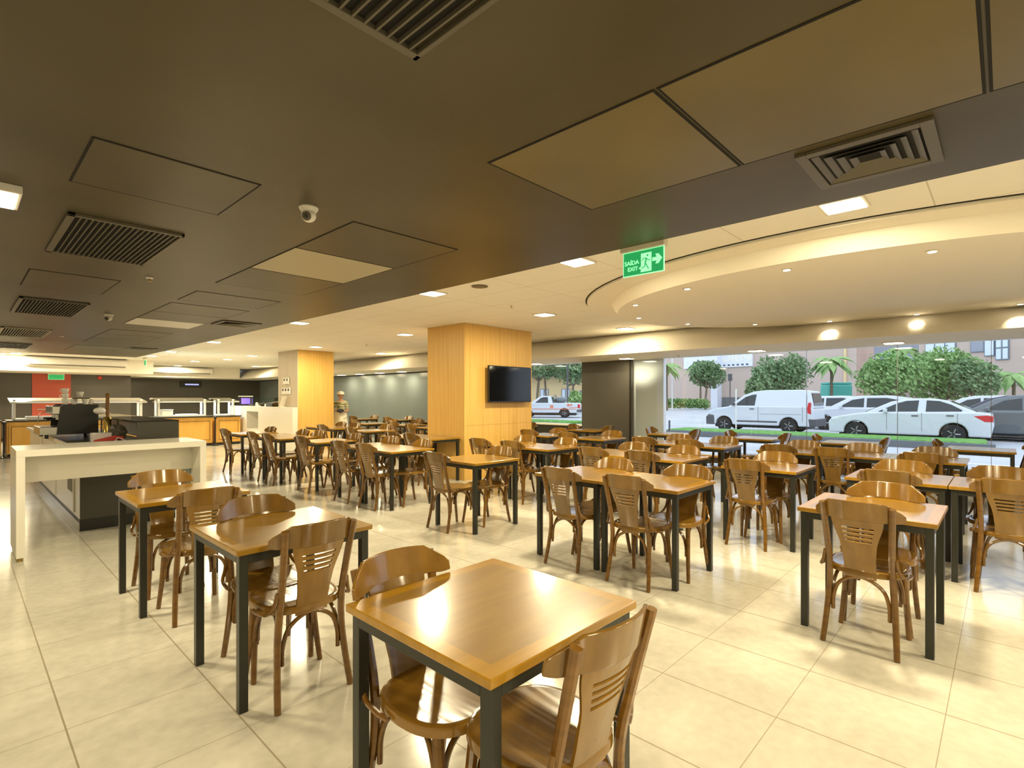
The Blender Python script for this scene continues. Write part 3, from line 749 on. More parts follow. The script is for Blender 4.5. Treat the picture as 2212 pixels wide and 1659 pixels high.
# ------------------------------------------------------------------ buffet line along the back
def buffet(x0, x1, nd, lab):
    w = x1-x0
    t = thing('buffet_counter', (x0, 17.5, 0), lab, 'buffet', 'heated buffet counters')
    box('cabinet', 'wood_cab', 0, w, .03, .85, .08, .86, t)
    box('plinth', 'black', .02, w-.02, .06, .8, 0, .0795, t)
    for k in range(nd):
        a = w*k/nd+.04; b = w*(k+1)/nd-.04
        d = box('door', 'wood_cab', a, b, .008, .0295, .14, .78, t, .004)
        bm = bmesh.new()
        for q in ((a+.03, b-.03, .17, .185), (a+.03, b-.03, .735, .75), (a+.03, a+.045, .17, .75), (b-.045, b-.03, .17, .75)): bx(bm, q[0], q[1], .005, .0078, q[2], q[3])
        finish(bm, 'moulding', 'chair_wood', d)
    box('worktop', 'black', -.01, w+.01, -.03, .9, .8605, .895, t, .003)
    # pan well
    box('food_well', 'white_plastic', .15, w-.15, .15, .75, .8955, .93, t, .004)
    bm = bmesh.new()
    for x in (.12, w-.16):
        bx(bm, x, x+.05, .25, .30, .895, 1.40); bx(bm, x, x+.05, .60, .65, .895, 1.40)
        bx(bm, x, x+.05, .0, .85, 1.315, 1.335)
    bx(bm, 0.05, w-.05, -.02, 0, 1.31, 1.335); bx(bm, .05, w-.05, .84, .86, 1.40, 1.42)
    finish(bm, 'guard_frame', 'white_plastic', t)
    bm = bmesh.new(); prism(bm, [(-.02, 1.336), (.86, 1.435), (.86, 1.445), (-.02, 1.346)], .05, w-.05, 'x'); finish(bm, 'guard_glass', 'shelf_glass', t)
    box('strip_light', 'cool_lamp', .2, w-.2, .40, .46, 1.31, 1.335, t)
    lamp_light((w/2, .43, 1.30), min(w*.5, .6), 9, col=(.8, .9, 1), parent=t)
    return t
buffet(-2.6, .74, 2, 'orange-wood buffet counter at the left frame edge')
buffet(.84, 3.72, 2, 'orange-wood buffet counter behind the espresso machine')
buffet(3.86, 5.34, 1, 'orange-wood buffet counter with ventilation panel, middle')
buffet(5.44, 6.14, 1, 'orange-wood buffet counter ending behind the cream counter')
def pole(x, lab):
    t = thing('queue_post', (x, 17.44, 0), lab, 'post', 'black posts at the buffet')
    bm = bmesh.new(); lathe(bm, [(.12, 0), (.12, .02), (.03, .05), (.022, .08), (.022, .80), (.045, .83), (.045, .87), (.02, .88)], seg=14); finish(bm, 'post', 'black', t)
pole(.79, 'black post between buffet counters, far left'); pole(5.39, 'black post between buffet counters near cream counter')
pole(3.79, 'black post between buffet counters, middle')
def fpan(x, y, lab, w=.5, h=.05, m='white_plastic'):
    o = box('food_tray', m, x-w/2, x+w/2, y-.2, y+.2, .931, .931+h, bevel=.008); return tag(o, lab, 'tray', 'trays on the buffet')
fpan(1.5, 17.9, 'pale tray on buffet left of espresso machine', .6); fpan(2.3, 17.95, 'pale tray on buffet beside the espresso machine', .5, .07)
fpan(4.75, 17.9, 'low white tray on middle buffet counter', .5, .03); fpan(-.4, 17.9, 'long pale tray on leftmost buffet counter', .9)
t = thing('storage_box', (4.22, 17.85, .931), 'white plastic box standing on the middle buffet counter', 'box')
box('body', 'white_plastic', -.14, .14, -.12, .12, 0, .15, t, .01); box('lid', 'white_plastic', -.15, .15, -.13, .13, .1505, .17, t, .006)
t = thing('drink_dispenser', (6.5, 18.1, 1.185), 'glowing violet drink dispenser on the buffet end', 'dispenser')
box('base', 'black', -.2, .2, -.15, .15, 0, .04, t); bm = bmesh.new(); bx(bm, -.17, .17, -.13, .13, .0405, .30); finish(bm, 'tank', 'shelf_glass', t)
box('lit_panel', 'purple', -.10, .10, -.10, .10, .06, .25, t); box('lid', 'white_plastic', -.18, .18, -.14, .14, .3005, .32, t)
t = thing('glass_showcase', (7.6, 19.4, 0), 'glass showcase on dark base left of far pillar', 'showcase')
box('base', 'charcoal', -.5, .5, -.3, .3, 0, .9, t); bm = bmesh.new(); bx(bm, -.48, .48, -.28, .28, .9005, 1.45); finish(bm, 'glass_box', 'shelf_glass', t)
box('shelf', 'white_plastic', -.46, .46, -.26, .26, 1.15, 1.17, t); box('post', 'black', .36, .42, -.31, -.281, .9, 1.5, t)
# red door and wall things
d = struct(box('door_1', 'red_paint', 1.78, 2.80, 24.16, 24.2, 0, 2.27))
bm = bmesh.new(); tube(bm, [(1.9, 24.12, 1.05), (2.68, 24.12, 1.05)], .02, 8); hb = finish(bm, 'push_bar', 'chrome', d)
t = thing('wall_monitor', (7.35, 27.08, 2.05), 'small dark wall screen with bluish glow on back wall', 'monitor')
box('case', 'black', -.42, .42, -.1, 0, -.13, .13, t, .01); box('lit_display', 'blue_lamp', -.25, .30, -.104, -.1005, -.03, .03, t)
def ac(x, y, w, lab):
    t = thing('wall_air_conditioner', (x, y, 2.58), lab, 'air conditioner', 'long wall air conditioners')
    bm = bmesh.new(); prism(bm, [(0, -.14), (-.20, -.12), (-.24, -.05), (-.24, .08), (-.18, .14), (0, .14)], -w/2, w/2, 'x'); finish(bm, 'case', 'white_plastic', t, .005)
    box('outlet', 'vent', -w/2+.1, w/2-.1, -.235, -.19, -.115, -.09, t)
ac(2.75, 22.0, 2.6, 'long white air conditioner on bulkhead above the red door'); ac(6.45, 25.3, 2.4, 'long cream air conditioner over the recessed back wall')
t = thing('fire_alarm', (3.62, 24.2, 2.18), 'small red alarm bell on the grey back wall', 'alarm')
bm = bmesh.new(); lathe(bm, [(.0001, -.05), (.05, -.05), (.07, -.02), (.07, 0)], (0, 0, 0), 14, 'y'); finish(bm, 'bell', 'red_print', t)

# cream service counter
t = thing('service_counter', (6.22, 13.98, 0), 'long cream service counter before the far pillar', 'counter')
bm = bmesh.new()
bx(bm, 0, .05, 0, 2.35, .0, 1.155); bx(bm, 0, .05, 3.25, 4.8, 0, 1.155); bx(bm, 0, .05, 2.35, 3.25, 0, .50); bx(bm, 0, .05, 2.35, 3.25, 1.03, 1.155)
bx(bm, .35, .37, 2.35, 3.25, .5, 1.03); bx(bm, .05, .35, 2.33, 2.35, .5, 1.03); bx(bm, .05, .35, 3.25, 3.27, .5, 1.03); bx(bm, .05, .35, 2.35, 3.25, .48, .5)
bx(bm, .05, .135, 0, .05, 0, 1.155); bx(bm, .05, .58, 4.75, 4.8, 0, 1.155); bx(bm, .135, .58, 1.4, 1.45, 0, 1.155)
finish(bm, 'front', 'white_gloss', t)
bm = bmesh.new(); prism(bm, [(0, 0), (.14, 0), (.14, 1.4), (.60, 1.4), (.60, 4.8), (0, 4.8)], 1.1555, 1.185, 'z'); finish(bm, 'top', 'white_gloss', t, .003)
rnd = random.Random(3)
names = [('cash_register', 'black cash register on the cream counter by the far pillar'), ('card_reader', 'small white reader beside the black cash register'), ('bowl', 'dark bowl on cream counter, middle'), ('jar', 'pale jar on cream counter, middle'), ('stapler', 'small blue-black item at cream counter left end')]
t = thing('cash_register', (6.5, 15.75, 1.185), names[0][1], 'cash register')
box('drawer', 'black', -.2, .2, -.22, .22, 0, .08, t, .004); bm = bmesh.new(); prism(bm, [(-.16, .0805), (.16, .0805), (.16, .16), (-.16, .11)], -.18, .18); finish(bm, 'keyboard', 'charcoal', t)
t = thing('card_reader', (6.45, 16.25, 1.185), names[1][1], 'card reader'); box('body', 'white_plastic', -.06, .06, -.05, .05, 0, .07, t, .01); box('display', 'black', -.04, .04, -.03, .03, .0705, .074, t)
bm = bmesh.new(); lathe(bm, [(.05, 0), (.13, .07), (.14, .10), (.125, .10), (.04, .012), (.0001, .012)], (6.45, 16.6, 1.1855), 20); tag(finish(bm, 'bowl', 'charcoal'), names[2][1], 'bowl')
bm = bmesh.new(); lathe(bm, [(.04, 0), (.045, .08), (.03, .1), (.03, .12)], (6.42, 16.95, 1.1855), 16); tag(finish(bm, 'jar', 'white_plastic'), names[3][1], 'jar')
tag(box('stapler', 'black', 6.4, 6.55, 17.3, 17.6, 1.1855, 1.23, bevel=.01), names[4][1], 'stapler')
t = thing('menu_stand', (6.29, 14.75, 1.185), 'tilted cream menu board standing on the service counter', 'menu stand')
bm = bmesh.new(); prism(bm, [(.10, 0), (.13, 0), (-.09, .30), (-.12, .30)], -.06, .06, 'x'); finish(bm, 'board', 'white_gloss', t)
box('foot', 'white_gloss', -.06, .06, -.02, .14, 0, .012, t)

# television on the near pillar
t = thing('television', (7.145, 6.86, 1.70), 'black flat television mounted on the wooden pillar', 'television', rz=0)
bm = bmesh.new(); bx(bm, -.575, .575, -.10, -.06, -.335, .335); finish(bm, 'case', 'black', t, .004)
box('screen', 'screen', -.56, .56, -.1025, -.1002, -.31, .32, t)
box('wall_bracket', 'black', -.2, .2, -.0595, .018, -.15, .15, t)

# ------------------------------------------------------------------ person by the far pillar
def skin_obj(name, chains, m, parent, sub=2):
    """chains: list of lists of (co, radius); shared points by index key"""
    verts = []; edges = []; rad = []; key = {}
    for ch in chains:
        prev = None
        for co, r in ch:
            k = tuple(round(c, 4) for c in co)
            if k not in key: key[k] = len(verts); verts.append(co); rad.append(r)
            i = key[k]
            if prev is not None and prev != i: edges.append((prev, i))
            prev = i
    me = bpy.data.meshes.new(name); me.from_pydata(verts, edges, []); me.materials.append(M[m])
    o = bpy.data.objects.new(name, me); C.objects.link(o); o.parent = parent
    md = o.modifiers.new('skin', 'SKIN'); md.use_smooth_shade = True
    sl = me.skin_vertices[0].data if me.skin_vertices else None
    if sl is None:
        me.attributes  # the modifier creates the layer
        bpy.context.view_layer.objects.active = o
    for i, sv in enumerate(me.skin_vertices[0].data if me.skin_vertices else []):
        sv.radius = (rad[i], rad[i]) if isinstance(rad[i], float) else rad[i]
        sv.use_root = (i == 0)
    s = o.modifiers.new('sub', 'SUBSURF'); s.levels = sub; s.render_levels = sub
    return o
M['skin'] = mat('skin', (.50, .27, .16), .5); M['shirt'] = noise_mat('green_striped_shirt', (.62, .60, .40), (.16, .18, .08), (1, 1, 14), 2.2, .8, lo=.45, hi=.55)
M['apron'] = mat('white_apron', (.80, .78, .66), .8); M['cap'] = mat('white_cap', (.78, .76, .66), .7); M['eye'] = mat('eye', (.02, .015, .01), .3); M['lip'] = mat('lip', (.36, .12, .09), .5); M['cloth_dark'] = mat('dark_cloth', (.03, .035, .04), .8); M['hair'] = mat('dark_hair', (.03, .02, .015), .6)
P = thing('person', (7.97, 14.62, 0), 'person in white cap, patterned shirt and white apron, standing', 'person', rz=math.radians(-30))
def mirror(ch): return [((-c[0], c[1], c[2]), r) for c, r in ch]
# local: x = right, -y = facing camera, figure 1.62 m
pelvis = ((0, .02, .90), (.135, .10))
leg = [pelvis, ((.09, .02, .82), .085), ((.095, .0, .47), .055), ((.097, .02, .30), .05), ((.10, .02, .09), .035), ((.105, -.06, .04), .036), ((.11, -.13, .03), .026)]
legm = [pelvis]+mirror(leg[1:])
torso = [pelvis, ((0, .03, 1.05), (.125, .09)), ((0, .03, 1.22), (.14, .095)), ((0, .03, 1.32), (.11, .075)), ((0, .02, 1.385), .048), ((0, .01, 1.43), .046), ((0, -.005, 1.50), .082), ((0, -.005, 1.565), .075)]
def hand(side, base, d, up):
    cs = []
    for k, (sp, ln) in enumerate(((-.030, .062), (-.010, .072), (.010, .068), (.029, .055))):
        a = base+d*.07+up*sp
        b = a+d*ln*.5+Vector((0, 0, -.004)); c = b+d*ln*.4+Vector((0, .012, -.016))
        cs.append([(tuple(base), .022), (tuple(a), .0095), (tuple(b), .0085), (tuple(c), .0075)])
    th = base+d*.02+up*(-.028); cs.append([(tuple(base), .022), (tuple(th), .012), (tuple(th+d*.035+up*-.018), .009)])
    return cs
armr = [((0, .03, 1.32), (.11, .075)), ((.165, .03, 1.30), .048), ((.205, .03, 1.06), .036), ((.12, -.12, 1.03), .030), ((.05, -.20, 1.06), .022)]
arml = [((0, .03, 1.32), (.11, .075)), ((-.165, .03, 1.30), .048), ((-.215, .02, 1.07), .036), ((-.16, -.13, 1.06), .030), ((-.08, -.21, 1.08), .022)]
chains = [torso, leg, legm, armr, arml]+hand(1, Vector((.05, -.20, 1.06)), Vector((-.85, -.4, .1)).normalized(), Vector((0, 0, 1)))+hand(-1, Vector((-.08, -.21, 1.08)), Vector((.85, -.35, -.1)).normalized(), Vector((0, 0, 1)))
body = skin_obj('body', chains, 'skin', P)
skin_obj('shirt', [[((0, .02, .95), (.15, .115)), ((0, .03, 1.05), (.14, .105)), ((0, .03, 1.22), (.152, .108)), ((0, .03, 1.33), (.125, .088)), ((0, .025, 1.375), .062)],
   [((0, .03, 1.33), (.125, .088)), ((.168, .03, 1.30), .06), ((.20, .03, 1.10), .052)], [((0, .03, 1.33), (.125, .088)), ((-.168, .03, 1.30), .06), ((-.21, .025, 1.10), .052)]], 'shirt', P)
skin_obj('trousers', [[((0, .02, .92), (.148, .115)), ((.09, .02, .80), .098), ((.096, .0, .47), .072), ((.10, .02, .10), .062)], [((0, .02, .92), (.148, .115)), ((-.09, .02, .80), .098), ((-.096, .0, .47), .072), ((-.10, .02, .10), .062)]], 'apron', P)
bm = bmesh.new()
grid_sheet(bm, lambda u, v: Vector((u*(.17+.05*(1-v)), -.125-.035*(1-v)+.10*u*u, .52+.50*v)), [-1+.2*i for i in range(11)], [i/8 for i in range(9)], None, .006); finish(bm, 'apron', 'apron', P)
bm = bmesh.new(); tube(bm, [(.17*math.cos(a), .02+.135*math.sin(a), 1.01) for a in [2*PI*k/20 for k in range(21)]], .010, 6); finish(bm, 'apron_string', 'apron', P)
bm = bmesh.new(); bmesh.ops.create_uvsphere(bm, u_segments=18, v_segments=12, radius=.108, matrix=Matrix.Translation((0, .012, 1.565))@Matrix.Diagonal((1, 1.12, .80, 1)))
bmesh.ops.delete(bm, geom=[v for v in bm.verts if v.co.z < 1.535 and v.co.y < .02 or v.co.z < 1.49], context='VERTS'); bmesh.ops.solidify(bm, geom=list(bm.faces), thickness=.004); finish(bm, 'cap', 'cap', P, smooth=True)
for s in (-1, 1):
    bm = bmesh.new(); bmesh.ops.create_uvsphere(bm, u_segments=10, v_segments=8, radius=.011, matrix=Matrix.Translation((s*.03, -.083, 1.508))); finish(bm, 'eye', 'eye', P, smooth=True)
    bm = bmesh.new(); bmesh.ops.create_uvsphere(bm, u_segments=10, v_segments=8, radius=.022, matrix=Matrix.Translation((s*.083, .01, 1.50))@Matrix.Diagonal((.4, .8, 1.3, 1))); finish(bm, 'ear', 'skin', P, smooth=True)
bm = bmesh.new(); bmesh.ops.create_cone(bm, cap_ends=True, segments=10, radius1=.016, radius2=.006, depth=.04, matrix=Matrix.Translation((0, -.094, 1.488))@Matrix.Rotation(math.radians(20), 4, 'X')); finish(bm, 'nose', 'skin', P, smooth=True)
bm = bmesh.new(); bmesh.ops.create_uvsphere(bm, u_segments=12, v_segments=6, radius=.022, matrix=Matrix.Translation((0, -.083, 1.456))@Matrix.Diagonal((1, .35, .28, 1))); finish(bm, 'mouth', 'lip', P, smooth=True)
for s in (-1, 1):
    bm = bmesh.new(); bmesh.ops.create_uvsphere(bm, u_segments=12, v_segments=8, radius=.055, matrix=Matrix.Translation((s*.105, -.05, .035))@Matrix.Diagonal((.85, 2.1, .62, 1))); finish(bm, 'shoe', 'black', P, smooth=True)
t = thing('cleaning_cloth', (7.86, 14.43, 1.06), 'dark bundle held in the hands of standing person', 'cloth')
bm = bmesh.new(); bmesh.ops.create_icosphere(bm, subdivisions=3, radius=.085)
for v in bm.verts: v.co = Vector((v.co.x*1.3, v.co.y*.7, v.co.z*.7))+v.normal*random.uniform(-.01, .012)
finish(bm, 'cloth', 'cloth_dark', t)

# ------------------------------------------------------------------ outside
M['asphalt'] = noise_mat('pale_asphalt', (.44, .45, .47), (.52, .53, .55), (1, 1, 1), .5, .8)
M['pavement'] = noise_mat('grey_pavement', (.42, .42, .41), (.52, .52, .51), (1, 1, 1), .8, .75)
M['grass'] = noise_mat('lawn_grass', (.07, .22, .03), (.17, .40, .07), (1, 1, 1), 6, .9, bump=.5)
M['curb'] = mat('grey_curb', (.16, .17, .18), .8); M['line'] = mat('road_paint', (.8, .8, .8), .6)
M['brick'] = grid_mat('salmon_brick', (.56, .36, .29), (.62, .42, .34), (.60, .47, .40), .5, .5, 0, 0, .03, .9, .3)
M['brick_dark'] = noise_mat('mauve_brick', (.40, .29, .29), (.46, .34, .33), (1, 1, 1), .5, .9)
M['yellow_wall'] = noise_mat('yellow_render', (.85, .66, .34), (.80, .60, .32), (1, 1, 1), .3, .9)
M['roof'] = mat('grey_tiled_roof', (.34, .36, .42), .7); M['roof_brown'] = mat('brown_eaves', (.28, .19, .14), .8)
M['bark'] = noise_mat('tree_bark', (.16, .12, .08), (.24, .18, .12), (4, 4, 1), 5, .9)
M['leaf'] = noise_mat('tree_leaves', (.17, .31, .09), (.34, .50, .18), (1, 1, 1), 1.3, .7)
M['leaf_dark'] = noise_mat('dark_tree_leaves', (.12, .22, .09), (.26, .36, .17), (1, 1, 1), 1.3, .7)
M['car_white'] = mat('white_car_paint', (.66, .69, .73), .25, 0, .6); M['car_silver'] = mat('silver_car_paint', (.52, .55, .58), .28, .3, .6)
M['car_blue'] = mat('blue_car_paint', (.03, .08, .36), .25, 0, .6); M['car_navy'] = mat('navy_car_paint', (.018, .022, .06), .25, 0, .6); M['car_grey'] = mat('grey_car_paint', (.13, .15, .16), .3, .2, .5)
M['car_glass'] = mat('tinted_car_glass', (.022, .03, .036), .08); M['tyre'] = mat('tyre_rubber', (.02, .02, .02), .8); M['rim'] = mat('wheel_metal', (.45, .46, .47), .35, .7)
M['tail'] = mat('red_lamp_lens', (.62, .03, .04), .2); M['head'] = mat('clear_lamp_lens', (.75, .78, .8), .15); M['bumper'] = mat('grey_bumper_plastic', (.09, .09, .095), .6)
M['sign_white'] = mat('pale_signboard', (.82, .84, .92), .5); M['sign_text'] = mat('cream_sign_letters', (.93, .86, .72), .5); M['sign_dots'] = mat('dark_sign_marks', (.10, .12, .16), .5)
M['teal'] = mat('teal_container', (.10, .50, .42), .6); M['win_out'] = mat('pale_window_pane', (.72, .80, .88), .2); M['win_frame'] = mat('dark_window_frame', (.20, .23, .28), .6); M['orange'] = mat('orange_decal', (.75, .20, .08), .5)

struct(box('ground_pavement', 'pavement', XW+.2, 13.5, -30, 60, -.25, -.02))
struct(box('ground_road', 'asphalt', 13.5, 220, -90, 160, -.25, -.03))
tag(box('grass_strip', 'grass', 19.5, 21.3, .4, 9.9, -.03, .20, bevel=.06), 'long green grass strip in front of the parked cars', 'grass', None, 'stuff')
tag(box('grass_curb', 'curb', 19.3, 19.5, .2, 10.0, -.03, .17), 'grey curb along the front of grass strip', 'curb')
tag(box('grass_strip', 'grass', 23.0, 25.0, 17.6, 27, -.03, .12, bevel=.06), 'grass patch seen through window left of dark column', 'grass', None, 'stuff')
for i, (x, y0, y1) in enumerate([(15.5, -3, 2.6), (27.5, 8, 14), (33, 12, 20)]):
    tag(box('road_marking', 'line', x, x+.15, y0, y1, -.03, -.024), ['white painted line on road near window right', 'white line on road beyond grass strip left', 'farther white line on road behind van'][i], 'road marking')

def wheel(parent, x, y, r, side):
    bm = bmesh.new(); s = side
    lathe(bm, [(r*.62, -.10*s), (r*.93, -.10*s), (r, -.06*s), (r, .06*s), (r*.93, .09*s), (r*.66, .095*s)], (x, y, r), 28, 'y')
    w = finish(bm, 'wheel', 'tyre', parent)
    bm = bmesh.new()
    lathe(bm, [(r*.64, .05*s), (r*.64, .088*s), (r*.56, .07*s), (r*.2, .075*s), (r*.15, .09*s), (.0001, .09*s)], (x, y, r), 24, 'y')
    for k in range(5):
        a = 2*PI*k/5; c, d = math.cos(a), math.sin(a)
        tube(bm, [(x+c*r*.12, y+.085*s, r+d*r*.12), (x+c*r*.58, y+.082*s, r+d*r*.58)], r*.07, 6)
    finish(bm, 'rim', 'rim', w)

def arc(cx, r, zb, n=12):
    """wheel-arch points, from front (small x) to back, over the wheel"""
    a0 = math.asin(max(-1, min(1, (zb-r*.0)/ (r*1.18)))) if False else 0
    R = r*1.16; pts = []
    b = math.asin((zb-r)/R) if abs(zb-r) < R else 0
    for k in range(n+1):
        a = PI-b-(PI-2*b)*k/n
        pts.append((cx+R*math.cos(a), r+R*math.sin(a)))
    return pts

def car(name, loc, rz, lab, paint, L0, W, r, xf, xr, zb, lower, upper, belt, windows, wind_f=None, wind_r=None, cat='car', bumper=None, lamps=None, taper=.16):
    """x along the car: nose at 0, tail at L0; y across. lower: top outline of lower body nose->tail; upper: greenhouse outline"""
    t = thing(name, loc, lab, cat, 'vehicles outside', rz)
    poly = [(lower[0][0], zb)]+lower+[(lower[-1][0], zb)]
    bottom = arc(xr, r, zb)[::-1]+arc(xf, r, zb)[::-1]
    poly = poly+[(p[0], max(p[1], zb)) for p in bottom]
    bm = bmesh.new(); prism(bm, poly, -W/2, W/2)
    body = finish(bm, 'body', paint, t, .05, seg=3)
    # greenhouse
    zt = max(z for _, z in upper); zb2 = min(z for _, z in upper)
    def inset(z): return taper*(z-zb2)/(zt-zb2)
    bm = bmesh.new()
    A = [bm.verts.new((x, -(W/2-.03-inset(z)), z)) for x, z in upper]; B = [bm.verts.new((x, (W/2-.03-inset(z)), z)) for x, z in upper]
    bm.faces.new(A); bm.faces.new(B[::-1]); n = len(upper)
    for i in range(n): bm.faces.new((A[i], B[i], B[(i+1) % n], A[(i+1) % n]))
    cab = finish(bm, 'cabin', paint, t, .035, seg=3)
    for wp in windows:
        bm = bmesh.new()
        for s in (-1, 1):
            V = [bm.verts.new((x, s*(W/2-.022-inset(z)), z)) for x, z in wp]; V2 = [bm.verts.new((x, s*(W/2-.045-inset(z)), z)) for x, z in wp]
            bm.faces.new(V); bm.faces.new(V2)
            for i in range(len(V)): bm.faces.new((V[i], V2[i], V2[(i+1) % len(V)], V[(i+1) % len(V)]))
        finish(bm, 'side_window', 'car_glass', t)
    for nm, wd in (('windshield', wind_f), ('rear_window', wind_r)):
        if wd:
            (xa, za), (xb, zb_) = wd; d = Vector((zb_-za, 0, -(xb-xa))).normalized()*.012
            if (nm == 'windshield') == (d.x > 0): d = -d
            bm = bmesh.new(); q = []
            for x, z in ((xa, za), (xb, zb_)):
                w = W/2-.13-inset(z)
                for s in (-1, 1): q.append(Vector((x, s*w, z)))
            bot = [bm.verts.new(p-d*1.5) for p in q]; top = [bm.verts.new(p+d) for p in q]
            for f in ((0, 1, 3, 2),): bm.faces.new([top[i] for i in f]); bm.faces.new([bot[i] for i in f])
            for i, j in ((0, 1), (1, 3), (3, 2), (2, 0)): bm.faces.new((top[i], top[j], bot[j], bot[i]))
            finish(bm, nm, 'car_glass', t)
    for x in (xf, xr):
        for s in (-1, 1): wheel(t, x, s*(W/2-.10), r, s)
    box('underside', 'black', .3, L0-.3, -W/2+.25, W/2-.25, .18, zb+.25, t)
    if bumper:
        for b in bumper:
            bm = bmesh.new(); prism(bm, b, -W/2-.008, W/2+.008); finish(bm, 'bumper', 'bumper', t, .02)
    for m, pl in (lamps or []):
        bm = bmesh.new()
        for s in (-1, 1):
            a, b = sorted((s*(W/2-.28), s*(W/2+.006))); prism(bm, pl, a, b)
        finish(bm, 'tail_light' if m == 'tail' else 'headlight', m, t, .01)
    return t
def handle(t, pts, W):
    for x, z in pts:
        bm = bmesh.new()
        for s in (-1, 1): bx(bm, x-.09, x+.09, *sorted((s*W/2, s*(W/2+.03))), z-.018, z+.018)
        finish(bm, 'door_handle', 'bumper', t, .008)
def mirrors(t, x, z, W, m):
    bm = bmesh.new()
    for s in (-1, 1): bx(bm, x-.06, x+.06, *sorted((s*(W/2-.02), s*(W/2+.17))), z-.07, z+.07)
    finish(bm, 'wing_mirror', m, t, .03)

# van: nose toward +Y, local x runs toward -Y
van = car('van', (24.4, 9.95, -.03), -PI/2, 'white panel van parked behind the grass strip', 'car_white', 4.35, 1.75, .31, .78, 3.42, .30,
    [(.03, .45), (.0, .70), (.10, .88), (.50, 1.02), (1.15, 1.12), (4.28, 1.12), (4.36, .95), (4.38, .45)],
    None or [(.95, 1.08), (1.60, 1.58), (2.0, 1.74), (2.5, 1.80), (3.9, 1.80), (4.20, 1.74), (4.36, 1.05)], 1.1,
    [[(1.22, 1.14), (1.68, 1.50), (1.95, 1.60), (2.14, 1.62), (2.08, 1.14)]], ((1.02, 1.14), (1.60, 1.58)), ((4.34, 1.15), (4.24, 1.66)), 'van',
    bumper=[[(-.02, .28), (-.03, .62), (.10, .75), (.34, .70), (.36, .50), (.36, .28)], [(4.20, .30), (4.16, .62), (4.42, .60), (4.42, .30)], [(1.30, .42), (1.30, .50), (3.0, .50), (3.0, .42)]],
    lamps=[('tail', [(4.13, .85), (4.12, 1.05), (4.17, 1.28), (4.25, 1.28), (4.27, .80)]), ('head', [(.04, .86), (.30, .99), (.46, .98), (.20, .80)])], taper=.14)
handle(van, [(1.98, 1.0)], 1.75); mirrors(van, 1.22, 1.2, 1.75, 'bumper')
bm = bmesh.new()
for x in (2.24, 3.95): bx(bm, x-.006, x+.006, -.879, .879, .5, 1.1)
bx(bm, 2.3, 3.9, -.879, .879, .78, .79); finish(bm, 'panel_seam', 'bumper', van)
sedan = car('car', (22.7, 4.72, -.03), -PI/2, 'white sedan parked nearest the window behind grass', 'car_white', 4.45, 1.73, .31, .85, 3.50, .24,
    [(.02, .35), (.0, .62), (.12, .78), (.9, .94), (1.35, .98), (4.0, 1.02), (4.42, .98), (4.46, .60), (4.40, .33)],
    [(1.05, .93), (1.85, 1.34), (2.3, 1.45), (2.9, 1.46), (3.35, 1.38), (4.15, .98)], .95,
    [[(1.50, 1.0), (1.62, 1.07), (2.0, 1.27), (2.0, 1.01)], [(2.04, 1.01), (2.04, 1.29), (2.28, 1.37), (2.62, 1.39), (2.58, 1.02)], [(2.80, 1.02), (2.82, 1.39), (3.15, 1.37), (3.45, 1.25), (3.72, 1.08), (3.70, 1.04)]],
    ((1.12, .98), (1.86, 1.34)), ((3.42, 1.35), (4.06, 1.02)),
    lamps=[('tail', [(3.98, .90), (4.30, .93), (4.44, .90), (4.44, .72), (4.25, .72)]), ('head', [(.05, .70), (.40, .84), (.55, .83), (.25, .66)])])
handle(sedan, [(2.52, .88), (3.42, .90)], 1.73); mirrors(sedan, 1.72, 1.04, 1.73, 'car_white')
bm = bmesh.new()
for x in (1.75, 2.70, 3.60): bx(bm, x-.005, x+.005, -.868, .868, .38, .98)
finish(bm, 'door_seam', 'bumper', sedan)
LOW = [(.02, .35), (.0, .62), (.12, .80), (.9, .98), (1.35, 1.02), (4.0, 1.05), (4.2, .98), (4.25, .60), (4.2, .33)]
UPH = [(.95, .98), (1.75, 1.45), (2.2, 1.56), (3.2, 1.58), (3.9, 1.48), (4.18, 1.0)]
WINH = [[(1.45, 1.06), (1.95, 1.38), (2.4, 1.46), (2.4, 1.06)], [(2.5, 1.06), (2.5, 1.46), (3.2, 1.47), (3.75, 1.36), (3.85, 1.08)]]
def generic(x, y, rz, lab, paint, cat='car'):
    c = car('car', (x, y, -.03), rz, lab, paint, 4.25, 1.76, .33, .85, 3.42, .26, LOW, UPH, 1, WINH, ((1.03, 1.03), (1.74, 1.44)), ((4.12, 1.1), (3.93, 1.44)), cat,
            lamps=[('tail', [(3.98, .95), (4.15, 1.10), (4.22, 1.08), (4.25, .82)]), ('head', [(.06, .72), (.42, .88), (.55, .87), (.25, .68)])])
    mirrors(c, 1.55, 1.08, 1.76, paint); return c
generic(31.0, 9.0, math.radians(-95), 'white hatchback parked between the van and sedan', 'car_white')
generic(28.2, 6.9, math.radians(-92), 'white car with dark windshield just behind the sedan', 'car_white')
generic(37.5, 9.2, math.radians(-90), 'silver wagon parked behind, left of big tree', 'car_silver')
generic(27.0, 2.2, math.radians(-90), 'navy car whose dark roof shows over the sedan', 'car_navy')
generic(25.0, 2.0, math.radians(-90), 'grey car nose-hidden behind the sedan trunk', 'car_grey')
generic(31.5, 3.2, math.radians(-90), 'white SUV with red tail lamp behind the sedan', 'car_white')
generic(36.5, 2.9, math.radians(-90), 'blue car behind the white SUV', 'car_blue')
generic(42.0, 1.6, math.radians(-90), 'small white car beyond the blue one', 'car_white')
generic(49.0, 1.0, math.radians(-90), 'distant dark grey car at right', 'car_grey')
